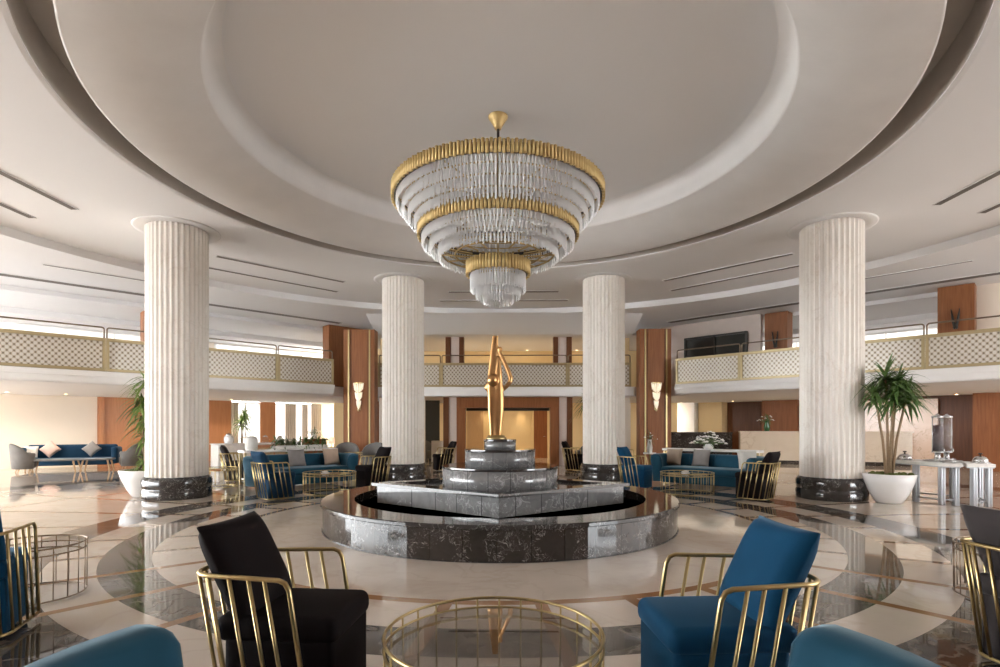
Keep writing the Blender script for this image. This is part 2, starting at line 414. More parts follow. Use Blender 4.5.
mb = MB(); hp = [H(-4.75, 10.2, 5.345), H(4.75, 10.2, 5.345), H(4.75, 11.75, 4.86), H(-4.75, 11.75, 4.86), H(-4.75, 12.05, 4.86), H(4.75, 12.05, 4.86), H(4.75, 12.05, 5.345), H(-4.75, 12.05, 5.345)]
mb.add([tuple(p) for p in hp], [(0, 1, 2, 3), (3, 2, 5, 4), (4, 5, 6, 7), (7, 6, 1, 0), (0, 3, 4, 7), (1, 6, 5, 2)])
struct('ceiling_slope', mb, 'ceil', label='sloping plaster soffit above the back gallery opening')
put('ceiling_back_gallery', 90, 12.0, -5.5, 6.2, 4.86, 4.92, 'ceil', 4.2, label='flat plaster ceiling of the upper back gallery', cat='ceiling')
put('wall_front', -90, 12.5, -15, 15, 0, 5.5, 'wood_dark', .3, label='dark wood wall behind the viewpoint')

def panel(name, side, q, s0, s1, z0, z1, mat, label, th=.06):
    return put(name, side, q, s0, s1, z0, z1, mat, th, label, 'trim')
panel('trim_honey_panel', 135, WQ-.08, -2.45, .1, 0, 2.56, 'wood_orange', 'tall honey wood wall panel beside the potted dracaena')
panel('trim_honey_strip', 135, WQ-.16, -2.42, -2.25, 0, 2.56, 'wood_orange', 'honey wood edge post of the wall panel')
panel('trim_honey_panel_inner', 135, WQ-.08, 1.2, 2.25, 0, 2.56, 'wood_orange', 'honey wood wall panel by the breakfast display')
# bright windows
def window(n, side, q, s0, s1, z0, z1, mat, label, mull=1, frame='white'):
    c = HQ(side, q, (s0+s1)/2); w = s1-s0
    t = thing('window_%d' % n, label, 'window', c, HA(side), None, 'structure')
    MB().box((0, 0, (z0+z1)/2), (w, .04, z1-z0)).build('pane', mat, t)
    f = MB()
    for x in (-w/2, w/2): f.box((x, -.03, (z0+z1)/2), (.06, .12, z1-z0))
    for z in (z0, z1): f.box((0, -.03, z), (w+.06, .12, .06))
    for i in range(1, mull+1): f.box((-w/2 + w*i/(mull+1), -.03, (z0+z1)/2), (.04, .1, z1-z0))
    f.build('window_frame', frame, t); return t
window(1, 135, WQ+.1, 2.25, 3.5, .05, 2.5, 'daylight', 'bright white window beside the honey wood pier')
window(2, 135, WQ+.1, 4.15, 5.95, .05, 2.5, 'daylight', 'bright window with drawn sheer curtains', 2)
window(3, 135, WQ-.06, -7.8, 1.0, 4.3, 4.98, 'daylight_soft', 'long bright window of the upper gallery, sunlit wing', 5)
window(4, 135, WQ-.06, 1.6, 6.6, 3.9, 4.95, 'daylight', 'bright upper gallery window beside the wooden pier', 3)
window(5, 45, WQ-.06, -3.2, 3.0, 3.9, 4.98, 'daylight', 'bright upper gallery window above reception', 3)
# wood cladding and reliefs on the reception wall
panel('trim_white_panel', 45, WQ-.9, -7.4, -5.75, 0, 2.56, 'white', 'pale wall panel washed by two downlights', .9)
panel('trim_tan_panel', 45, WQ-.6, -5.7, -4.6, 0, 2.56, 'warm_wall', 'tan wall panel behind the black counter', .6)
panel('trim_wood_pier', 45, WQ-.5, -2.9, -1.5, 0, 2.56, 'wood', 'wood pier behind the green vase', .5)
panel('trim_recess_door', 45, WQ-.02, -3.6, -3.15, 0, 2.35, 'wood_dark', 'dark wood doorway in the reception wall')
panel('trim_rose_marble', 45, WQ-.25, .2, 3.0, 0, 2.45, 'rose_marble', 'rose marble wall panel behind the reception counter', .25)
panel('trim_wood_box', 45, WQ-1.0, 4.0, 5.6, 0, 2.56, 'wood', 'projecting wood wall box behind the drink dispensers', 1.0)

# ------------------------------------------------------------------ back portal and gallery posts
def post(name, s0, s1, q, z0, z1, mat, label, th=.35): return put(name, 90, q, s0, s1, z0, z1, mat, th, label, 'trim')
for sg, w in ((-1, 'grey chair'), (1, 'bronze figure arm')):
    def S(a, b): return (a, b) if sg > 0 else (-b, -a)
    sd = 'window' if sg < 0 else 'reception'
    ol = -.16 if sg < 0 else .10; ou = -.32 if sg < 0 else 0
    post('trim_portal_leg', *S(1.62+ol, 1.95+ol), 12.0, 0, 2.56, 'wood', 'walnut portal leg on the %s side' % sd)
    post('trim_stone_strip', *S(1.95+ol, 2.24+ol), 12.05, 0, 2.56, 'pink_stone', 'rose stone strip beside the portal, %s side' % sd)
    post('trim_outer_leg', *S(2.24+ol, 2.45+ol), 12.0, 0, 2.56, 'wood_dark', 'dark wood strip outside the portal, %s side' % sd)
    post('trim_gallery_post', *S(1.86+ou, 2.04+ou), 12.3, 2.9, 4.9, 'wood_dark', 'inner dark post of the upper gallery, %s side' % sd)
    post('trim_gallery_stone', *S(2.04+ou, 2.36+ou), 12.35, 2.9, 4.9, 'pink_stone', 'rose stone post of the upper gallery, %s side' % sd)
    post('trim_gallery_outer_post', *S(2.36+ou, 2.56+ou), 12.3, 2.9, 4.9, 'wood_dark', 'outer dark post of the upper gallery, %s side' % sd)
    post('wall_portal_side', *S(3.05, 4.8), 12.4, 0, 2.56, 'cream_wall', 'plain wall beside the portal, %s side' % sd, .2)
    post('wall_upper_side', *S(3.3, 4.8), 12.6, 2.9, 4.9, 'warm_wall', 'upper gallery side wall, %s side' % sd, .2)
post('trim_lintel', -1.79, 2.05, 11.98, 2.16, 2.56, 'wood', 'walnut lintel over the back portal', .4)
post('trim_lintel_shadow', -1.46, 1.72, 12.5, 2.06, 2.20, 'dark_metal', 'dark strip for the shade under the portal lintel', .1)  # dark strip standing in for the shade under the lintel
# corridor fittings
d = thing('door_1', 'open honey wood door at the end of the back corridor', 'door', HQ(90, 16.9, 1.65), HA(90), None, 'structure')
MB().box((0, 0, 1.1), (.62, .08, 2.2)).build('door_leaf', 'wood', d)
MB().box((-.36, -.03, 1.12), (.1, .12, 2.25)).box((.36, -.03, 1.12), (.1, .12, 2.25)).box((0, -.03, 2.25), (.8, .12, .1)).build('door_frame', 'warm_wall', d)
MB().tube([(.22, -.06, 1.0), (.22, -.1, 1.0), (.12, -.1, 1.0)], .012).build('door_handle', 'steel', d)
panel('trim_corridor_panel', 90, 16.9, -1.75, -1.0, 0, 2.2, 'wood_leg', 'pale wood panel at the end of the back corridor')

# ------------------------------------------------------------------ balustrades
def balustrade(side, s0, s1, label, rail=True):
    w = s1-s0; c = HQ(side, BQ, (s0+s1)/2)
    t = thing('balustrade_panel', label, 'balustrade', (c.x, c.y, 2.90), HA(side), 'lattice balcony balustrades')
    MB().box((0, .02, .43), (w-.10, .03, .74)).build('lattice_infill', 'lattice', t)
    f = MB()
    f.box((0, 0, .825), (w-.012, .09, .085)).box((0, 0, .035), (w-.012, .09, .07))
    for x in (-w/2+.04, w/2-.04): f.box((x, 0, .43), (.068, .08, .74))
    f.build('panel_frame', 'gold_pale', t)
    if rail:
        h = MB(); a = w/2-.03; z = 1.15; r = .06
        h.tube([(-a, .03, .86), (-a, .03, z-r)] + [(-a+r-r*cos(k), .03, z-r+r*sin(k)) for k in (pi/8, pi/4, 3*pi/8)] + [(-a+r, .03, z), (a-r, .03, z)]
               + [(a-r+r*sin(k), .03, z-r+r*cos(k)) for k in (pi/8, pi/4, 3*pi/8)] + [(a, .03, z-r), (a, .03, .86)], .02, 8)
        h.build('handrail', 'bronze', t)
    return t
for (a, b), o in zip(((1.2, 3.12), (-3.3, 1.2), (-7.8, -3.3)), ('nearest', 'second', 'third')):
    balustrade(135, a, b, 'lattice balcony panel on the sunlit window wing, %s from the wood pier' % o)
for (a, b), o in zip(((-3.12, -.95), (-.95, 3.65), (3.65, 8.2)), ('nearest', 'second', 'third')):
    balustrade(45, a, b, 'lattice balcony panel above the reception wing, %s from the wood pier' % o)
for a, b, w in ((-4.6, -2.3, 'beside the pier on the window side'), (-2.3, 2.3, 'behind the bronze statue'), (2.3, 4.6, 'beside the pier on the reception side')):
    balustrade(90, a, b, 'lattice balcony panel of the back gallery, %s' % w)

# ------------------------------------------------------------------ wood piers with wall lamps
def sconce(loc, rz, label):
    t = thing('wall_sconce', label, 'wall lamp', loc, rz, 'crystal wall lamps on the piers')
    MB().box((0, .02, .5), (.12, .03, .9)).build('back_plate', 'gold', t)
    for i, (z1, z0, w) in enumerate(((1.0, .62, .17), (.68, .34, .12), (.38, .08, .075))):
        mb = MB()
        for k in range(7):
            a = -pi/2 + (k-3)*.42
            x, y = w*cos(a+0)*1.0, w*sin(a)
            mb.tube([(x, y*.8, z1), (x*.8, y*.62, z0 + .05*abs(k-3))], .028 - .004*i, 5)
        mb.build('crystal_tier', 'lit_crystal', t)
        MB().lathe([(w*.95, z1-.03), (w*1.03, z1-.03), (w*1.03, z1+.012), (w*.95, z1+.012)], 16, (0, 0, 0), False, True).build('gold_ring', 'gold', t)
    MB().ball((0, -.02, .04), .035).build('finial', 'gold', t)
    return t
for sg, sd in ((-1, 'window'), (1, 'reception')):
    c = H(sg*5.21 + .09, 11.0)
    t = thing('wood_pier', 'tall walnut pier with gold strips on the %s side of the back gallery' % sd, 'pier', (c.x, c.y, 0), HR, 'walnut piers')
    MB().box((0, 0, 2.44), (1.10, .5, 4.88)).build('cladding', 'wood', t)
    MB().box((-.28, -.252, 2.44), (.02, .02, 4.86)).box((.32, -.252, 2.44), (.02, .02, 4.86)).build('shadow_joint', 'wood_dark', t)
    for x in (-.36, .38): MB().box((x, -.26, 2.44), (.05, .05, 4.86)).build('gold_strip', 'gold', t)
    s = H(sg*5.21 + .10, 10.70)
    sconce((s.x, s.y, 1.98), HR, 'crystal wall lamp on the walnut pier, %s side' % sd)
# upper gallery piers
def upper_pier(side, q, s, w, label, orn=None):
    c = HQ(side, q, s); t = thing('gallery_pier', label, 'pier', (c.x, c.y, 2.9), HA(side), 'gallery piers')
    MB().box((0, .25, 1.2), (w, .5, 2.4)).build('cladding', 'wood', t)
    MB().box((0, -.01, .05), (w+.04, .04, .1)).build('plinth', 'wood_dark', t)
    if orn:
        o = HQ(side, q-.05, s); u = thing('wall_ornament', orn, 'wall lamp', (o.x, o.y, 4.1), HA(side), 'black flame wall lamps')
        for k in (-1, 1):
            MB().loft([[(k*(.02+.07*a)+.035*cos(j*pi/3)*(1-abs(a-.45)*1.4), -.03+.03*sin(j*pi/3), .55*a) for j in range(6)] for a in (0, .15, .4, .7, 1.0)]).build('blade', 'dark_metal', u)
        MB().box((0, .0, .1), (.1, .06, .16)).build('bracket', 'dark_metal', u)
upper_pier(135, 13.2, 4.6, 1.5, 'walnut pier of the upper gallery beside the back corner, window wing')
upper_pier(135, 14.6, -1.48, .7, 'narrow walnut pier of the upper gallery behind the fluted column')
upper_pier(45, 13.6, -.65, .72, 'walnut pier of the upper gallery next to the dark glazed room', 'black flame shaped ornament on the pier by the glazed room')
upper_pier(45, 13.4, 4.04, .78, 'walnut pier of the upper gallery above the drink dispensers', 'black flame shaped ornament on the pier above the dispensers')
put('wall_gallery_bay', 45, 14.0, 4.4, 8.5, 2.9, 5.33, 'cream_wall', .2, 'pale gallery wall right of the upper pier', 'wall')
put('wall_glazed_room', 45, 13.6, -4.9, -1.15, 2.9, 5.33, 'pink_stone', .2, 'stone front of the dark glazed gallery room', 'wall')
window(6, 45, 13.56, -3.85, -1.6, 3.2, 4.75, 'darkpane', 'dark glazed gallery window above the flower console', 1, 'dark_metal')

# ------------------------------------------------------------------ fluted columns
def column(ang, label):
    c = H(7.254*cos(radians(ang)), 7.254*sin(radians(ang)))
    t = thing('fluted_column', label, 'column', (c.x, c.y, 0), HR, 'fluted atrium columns')
    n = 36; rad = []; sub = 8
    for i in range(n):
        for k in range(sub):
            u = k/sub
            d = 0 if u < .16 else .030*sin(pi*(u-.16)/.84)
            rad.append((.572-d, 2*pi*(i+u)/n))
    prof = lambda z, s=1: [(r*s*cos(a), r*s*sin(a), z) for r, a in rad]
    MB().loft([prof(.43), prof(.46), prof(2.5), prof(5.50)], smooth=False, cap=False).build('shaft', 'column', t)
    MB().lathe([(.0, 0), (.628, 0), (.642, .02), (.642, .17), (.628, .19), (.628, .22), (.642, .24), (.642, .36), (.625, .40), (.60, .44), (.0, .44)], 64).build('plinth', 'black', t)
    MB().lathe([(.56, 5.494), (.77, 5.494), (.80, 5.50), (.80, 5.507), (.56, 5.507)], 64, (0, 0, 0), True, True).build('collar', 'ceil', t)
    return t
column(157.5, 'fluted cream column nearest the sunlit window wing, beside a potted dracaena')
column(22.5, 'fluted cream column beside the buffet table, on a black marble plinth')
column(112.5, 'fluted column further back beside the grey tub chairs')
column(67.5, 'fluted column further back beside the bright blue chair')

# ------------------------------------------------------------------ ceiling air slots
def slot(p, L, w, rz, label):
    t = thing('ceiling_air_slot_or_gap', label, 'air vent', p, rz, 'ceiling air slots')
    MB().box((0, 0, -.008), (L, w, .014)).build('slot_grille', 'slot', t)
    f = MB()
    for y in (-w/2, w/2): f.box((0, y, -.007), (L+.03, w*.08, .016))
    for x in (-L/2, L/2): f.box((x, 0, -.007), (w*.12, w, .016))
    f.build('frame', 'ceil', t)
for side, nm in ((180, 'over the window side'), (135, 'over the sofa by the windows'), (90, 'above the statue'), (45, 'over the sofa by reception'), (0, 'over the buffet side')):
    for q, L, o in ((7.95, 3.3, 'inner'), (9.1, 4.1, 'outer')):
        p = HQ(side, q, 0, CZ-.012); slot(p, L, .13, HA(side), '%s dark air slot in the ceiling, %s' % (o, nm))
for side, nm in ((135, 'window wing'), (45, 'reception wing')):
    p = HQ(side, 12.75, (-2 if side == 135 else 2), 5.33); slot(p, 12.2, .30, HA(side), 'long dark strip for the shadow gap in the gallery ceiling, %s' % nm)  # flat dark strip in place of a shadow gap, not a vent
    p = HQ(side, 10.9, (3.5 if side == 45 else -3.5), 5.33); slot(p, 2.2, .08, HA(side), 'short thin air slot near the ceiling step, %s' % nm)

# ------------------------------------------------------------------ fountain
ft = thing('fountain', 'tiered black marble fountain in the middle of the lobby', 'fountain', (0, 0, 0), HR)
MB().lathe([(2.585, 0), (2.605, .012), (2.605, .35), (2.585, .352), (2.50, .353), (2.3, .30), (2.3, 0)], 128, smooth=False).build('basin_wall', 'blackj', ft)
MB().lathe([(2.17, .10), (2.17, .405), (2.62, .405), (2.635, .395), (2.635, .36), (2.62, .35), (2.25, .35), (2.25, .10)], 128, close=True, smooth=False).build('rim_top', 'black', ft)
MB().lathe([(2.60, 0), (2.618, 0), (2.618, .010), (2.60, .010)], 128, close=True).build('skirting', 'black', ft)
MB().lathe([(0, .28), (2.18, .28)], 96).build('water', 'water', ft)
def rhomb(a, b): return [(a, 0), (0, b), (-a, 0), (0, -b)]
MB().prism(rhomb(1.90, 1.43), .1, .545).build('diamond_tier', 'greymarble', ft)
mb = MB(); o = rhomb(1.99, 1.50); i_ = rhomb(1.62, 1.22)
mb.add([(p[0], p[1], z) for z in (.54, .585) for p in o] + [(p[0], p[1], z) for z in (.54, .585) for p in i_],
       [(0, 1, 5, 4), (1, 2, 6, 5), (2, 3, 7, 6), (3, 0, 4, 7), (4, 5, 13, 12), (5, 6, 14, 13), (6, 7, 15, 14), (7, 4, 12, 15), (12, 13, 9, 8), (13, 14, 10, 9), (14, 15, 11, 10), (15, 12, 8, 11), (0, 8, 9, 1), (1, 9, 10, 2), (2, 10, 11, 3), (3, 11, 8, 0)])
mb.build('diamond_rim', 'black', ft)
def drum(name, r, z0, z1, m1, m2):
    MB().lathe([(r, z0), (r, z1-.035)], 96, smooth=True).build(name, m1, ft)
    MB().lathe([(r*.9, z1-.035), (r+.003, z1-.035), (r+.005, z1-.02), (r+.003, z1), (0, z1)], 96, smooth=False).build(name+'_cap', m2, ft)
drum('lower_drum', .885, .53, .857, 'greymarble', 'black')
drum('upper_drum', .54, .85, 1.11, 'greymarble', 'black')
drum('pedestal', .245, 1.10, 1.256, 'greymarble', 'black')
# bronze figure
st = thing('bronze_statue', 'abstract golden bronze figure with raised arm on the fountain top', 'statue', H(-.058, 0, 1.256), HR)
def SP(zx, zy): return ((zx-97)*.00277+.03, 2.945-.00277*zy-1.256)
mb = MB()
def body(rows, flat=.6, yo=0.0, tw=0):
    rg = []
    for i, (zx, hw, zy) in enumerate(rows):
        x, z = SP(zx, zy); a = hw*.00277*1.3; t = tw*i
        rg.append([(x + a*cos(k*pi/8)*cos(t) - a*flat*sin(k*pi/8)*sin(t), yo + a*cos(k*pi/8)*sin(t) + a*flat*sin(k*pi/8)*cos(t), z) for k in range(16)])
    mb.loft(rg)
body([(81, 13, 33), (78, 16, 90), (74, 20, 160), (71, 23, 225), (70, 27, 270), (74, 30, 310), (80, 34, 345), (83, 36, 390), (82, 35, 440), (81, 32, 490), (80, 28, 540), (80, 27, 590)], .52, 0, .06)
body([(99, 5, 150), (99, 10, 180), (100, 15, 230), (98, 18, 280), (97, 22, 330), (99, 24, 390), (100, 22, 450), (98, 19, 510), (96, 16, 560), (95, 14, 590)], .7, -.02)
body([(56, 3, 365), (46, 9, 345), (36, 14, 326), (46, 16, 302), (58, 10, 285)], .7, .02)
x, z = SP(67, 283); mb.ball((x, -.06, z), .088, 20, 12)
x, z = SP(108, 110); mb.ball((x, -.01, z), .036, 16, 10, (1, 1, 1.2))
arm = [(97, 104, 5), (106, 128, 6), (122, 160, 7), (140, 200, 8), (157, 240, 9), (166, 268, 9), (162, 292, 9), (146, 312, 8), (126, 330, 8), (108, 344, 7)]
mb.tube([(SP(a, b)[0], -.01, SP(a, b)[1]) for a, b, c in arm], [c*.00277*1.55 for a, b, c in arm], 10)
fig = mb.build('figure', 'statue', st)
md = fig.modifiers.new('Remesh', 'REMESH'); md.mode = 'VOXEL'; md.voxel_size = .0095; md.use_smooth_shade = True
sm = fig.modifiers.new('Smooth', 'SMOOTH'); sm.iterations = 4
MB().lathe([(0, 0), (.155, 0), (.16, .012), (.155, .03), (.135, .038), (.13, .062), (0, .066)], 48).build('base_disc', 'gold', st)

# ------------------------------------------------------------------ chandelier
ch = thing('chandelier', 'huge tiered gold and crystal chandelier hanging over the fountain', 'chandelier', (-.03, 0, 0), 0)
TOP = CZ+.715
MB().lathe([(0, TOP), (.15, TOP), (.15, TOP-.03), (.125, TOP-.06), (.10, TOP-.10), (.06, TOP-.17), (.05, TOP-.2), (0, TOP-.2)], 32).build('canopy', 'gold_band', ch)
MB().tube([(0, 0, TOP-.18), (0, 0, 4.9)], .022, 10).build('rod', 'dark_metal', ch)
def band(R, z0, z1, n, name):
    mb = MB(); tr = pi*R/n*.90
    for i in range(n):
        a = 2*pi*i/n; dz = .012*(i % 2)
        mb.tube([(R*cos(a), R*sin(a), z0+dz), (R*cos(a), R*sin(a), z1+dz)], tr, 6)
    mb.build(name, 'gold_band', ch)
    r = MB().lathe([(R-.05, z0+.02), (R-.02, z0+.02), (R-.02, z1-.02), (R-.05, z1-.02)], 96, close=True); r.build('support_ring', 'dark_metal', ch)
band(1.60, 4.875, 5.045, 190, 'gold_band')
band(1.215, 4.335, 4.515, 144, 'gold_band')
band(.478, 3.77, 3.975, 62, 'gold_band')
def crystals(R, zt, zb, n, jit=.010):
    mb = MB(); w = pi*R/n*.80
    for i in range(n):
        a = 2*pi*(i+.12*(random.random()-.5))/n; lo = zb + (jit if i % 2 else -jit); R2 = R + random.uniform(-.005, .005)
        vs = []
        for z in (zt, lo+.03):
            for k in range(3):
                b = a + 2*pi*k/3; vs.append((R2*cos(a)+w*cos(b), R2*sin(a)+w*sin(b), z))
        vs.append((R2*cos(a), R2*sin(a), lo))
        mb.add(vs, [(0, 3, 4, 1), (1, 4, 5, 2), (2, 5, 3, 0), (0, 1, 2), (3, 6, 4), (4, 6, 5), (5, 6, 3)], False)
    o = mb.build('crystal_row', 'crystal', ch); o['kind'] = 'stuff'
    MB().lathe([(R-.012, zt), (R+.012, zt), (R+.012, zt+.015), (R-.012, zt+.015)], 72, close=True).build('hanger_ring', 'gold_band', ch)
for R, zt, zb, n in ((1.53, 4.95, 4.76, 190), (1.44, 4.83, 4.65, 178), (1.35, 4.72, 4.54, 166), (1.26, 4.6, 4.44, 150),
                     (1.15, 4.42, 4.19, 144), (1.03, 4.30, 4.09, 130), (.90, 4.20, 3.985, 112),
                     (.415, 3.85, 3.52, 64), (.33, 3.75, 3.41, 50), (.22, 3.6, 3.33, 34)):
    crystals(R, zt, zb, n)
mb = MB()
for i in range(16):
    a = 2*pi*i/16; mb.tube([(.42*cos(a), .42*sin(a), 4.07), (.88*cos(a), .88*sin(a), 4.10)], .012, 6)
mb.ring(.66, 4.085, .014, 48, 6); mb.ring(.86, 4.10, .014, 64, 6); mb.build('underside_frame', 'gold_band', ch)
mb = MB()
for i in range(12):
    a = 2*pi*i/12; mb.tube([(.05*cos(a), .05*sin(a), 4.95), (1.58*cos(a), 1.58*sin(a), 4.95)], .014, 6)
mb.tube([(0, 0, 4.95), (0, 0, 3.75)], .012, 8); mb.build('inner_frame', 'gold_band', ch)

# ------------------------------------------------------------------ armchair with gold cage frame (faces local +x)
def u_path(z, shift, n=5):
    """U plan: left front, back corners, right front"""
    xf, xb, wf, wb, r = .115, -.355, .325, .275, .11
    pts = [(xf, wf)]
    for i in range(6): a = pi/2 + (pi/2)*i/5; pts.append((xb + r + r*cos(a), wb - r + r*sin(a)))
    for i in range(6): a = pi + (pi/2)*i/5; pts.append((xb + r + r*cos(a), -(wb - r) + r*sin(a)))
    pts.append((xf, -wf))
    return [(x + shift, y, z) for x, y in pts]
def lerp(path, t):
    d = [0]
    for a, b in zip(path[:-1], path[1:]): d.append(d[-1] + (Vector(b)-Vector(a)).length)
    T = t*d[-1]
    for i in range(len(d)-1):
        if d[i+1] >= T: return Vector(path[i]).lerp(Vector(path[i+1]), (T-d[i])/(d[i+1]-d[i]))
    return Vector(path[-1])
CHAIRS = 'gold framed velvet armchairs'
def armchair(loc, rz, cloth, label):
    t = thing('cage_armchair', label, 'armchair', loc, rz, CHAIRS)
    top = u_path(.745, 0); bot = u_path(.045, .125); R = .0118
    # rail: front posts curve into the arm rail
    def corner(p, sg):
        x, y, z = p
        return [(x+.125*.95+.03, y, .06), (x+.055, y, .66), (x+.048, y, .70), (x+.03, y, .732), (x, y, .745)]
    pts = corner(top[0], 1) + top[1:-1] + list(reversed(corner(top[-1], -1)))
    MB().tube(pts, R, 10).build('arm_rail', 'gold', t)
    b0 = Vector(bot[0]); b1 = Vector(bot[-1])
    MB().tube([(b0.x+.03, b0.y, .05)] + bot[1:-1] + [(b1.x+.03, b1.y, .05)], R*.95, 10).build('base_rail', 'gold', t)
    for u in (.055, .115, .19, .27, .335, .395, .46, .54, .605, .665, .73, .81, .885, .945):
        a = lerp(top, u); b = lerp(bot, u)
        MB().tube([tuple(a), tuple(b)], R*.82, 8).build('bar', 'gold', t)
    MB().rbox((.07, 0, .24), (.54, .50, .42), .03, 3).build('skirted_base', cloth, t)
    mb = MB(); mb.rbox((.055, 0, .483), (.605, .52, .13), .05, 4)
    mb.build('seat', cloth, t)
    rot = Matrix.Translation((-.215, 0, .735)) @ Matrix.Rotation(radians(-26), 4, 'Y')
    MB().pillow(.50, .52, .17, 14, rot, .05).build('back_cushion', cloth, t)
    return t
A1 = armchair((-1.10, -5.57, 0), radians(-5), 'plum', 'near black velvet armchair beside the front glass table, facing it')
A2 = armchair((1.10, -5.71, 0), radians(183.5), 'blue', 'royal blue velvet armchair beside the front glass table, facing it')
def chair2(src, x, y, deg, cloth, label):
    o = dup(src, (x, y, 0), radians(deg), label)
    if cloth: recolor(o, ('skirted_base', 'seat', 'back_cushion'), cloth)
    return o
chair2(A2, -3.65, -4.665, 118, None, 'royal blue armchair cut by the frame edge beside the wire side table')
chair2(A1, 3.22, -5.22, 6, 'greyvelvet', 'charcoal armchair cut by the frame edge, seen from behind')
chair2(A2, 3.17, 4.45, -38, None, 'royal blue armchair by the fluted back column, at the reception side sofa group')
chair2(A1, 5.10, 2.38, 132, None, 'black armchair seen from behind at the reception side sofa group')
chair2(A2, -4.52, 2.45, 48, 'navy', 'dark blue armchair seen from behind at the window side sofa group')
chair2(A1, -2.98, 4.45, 222, None, 'black armchair at the window side sofa group, beside the fluted back column')
chair2(A1, -7.05, 6.1, 25, 'greyvelvet', 'charcoal armchair behind the wire side table near the sunlit column')
chair2(A1, -1.83, 9.6, 200, None, 'small dark armchair behind the fountain toward the window side')
chair2(A1, 2.42, 9.6, -20, None, 'small dark armchair behind the fountain toward the reception side')
chair2(A2, 3.72, 8.3, -70, 'navy', 'navy armchair behind the bright blue armchair')

# ------------------------------------------------------------------ wire cage tables
def cage_table(x, y, r, h, n, label, wire='gold', glassm='smoke_glass', tr=.0085):
    t = thing('wire_table', label, 'table', (x, y, 0), 0, 'round wire cage tables')
    MB().ring(r, h, tr, 56).build('top_ring', wire, t)
    MB().ring(r, h-.055, tr*.85, 56).build('middle_ring', wire, t)
    MB().ring(r*.985, .012, tr, 56).build('base_ring', wire, t)
    MB().lathe([(0, h-.064), (r-.012, h-.064), (r-.008, h-.060), (r-.012, h-.054), (0, h-.054)], 56, smooth=False).build('glass_top', glassm, t)
    for i in range(n):
        a = 2*pi*(i+.3)/n
        MB().tube([(r*cos(a), r*sin(a), h), (r*.985*cos(a), r*.985*sin(a), .012)], tr*.62, 6).build('bar', wire, t)
    return t
cage_table(-.03, -5.75, .525, .455, 26, 'large smoked glass wire table in the foreground centre')
cage_table(-4.03, -3.72, .39, .445, 22, 'small wire side table beside the cut off blue armchair', 'bronze', 'smoke_glass', .007)
cage_table(4.34, -3.80, .40, .445, 22, 'small wire side table beside the charcoal armchair', 'bronze', 'smoke_glass', .007)
cage_table(4.10, 3.55, .56, .45, 26, 'gold wire table before the reception side sofa')
cage_table(-3.75, 3.6, .56, .45, 26, 'gold wire table before the window side sofa')
cage_table(-6.72, 4.75, .35, .46, 16, 'slim gold wire side table near the sunlit column')
cage_table(-4.70, 9.1, .27, .62, 10, 'tall gold wire side table between the grey tub chairs')

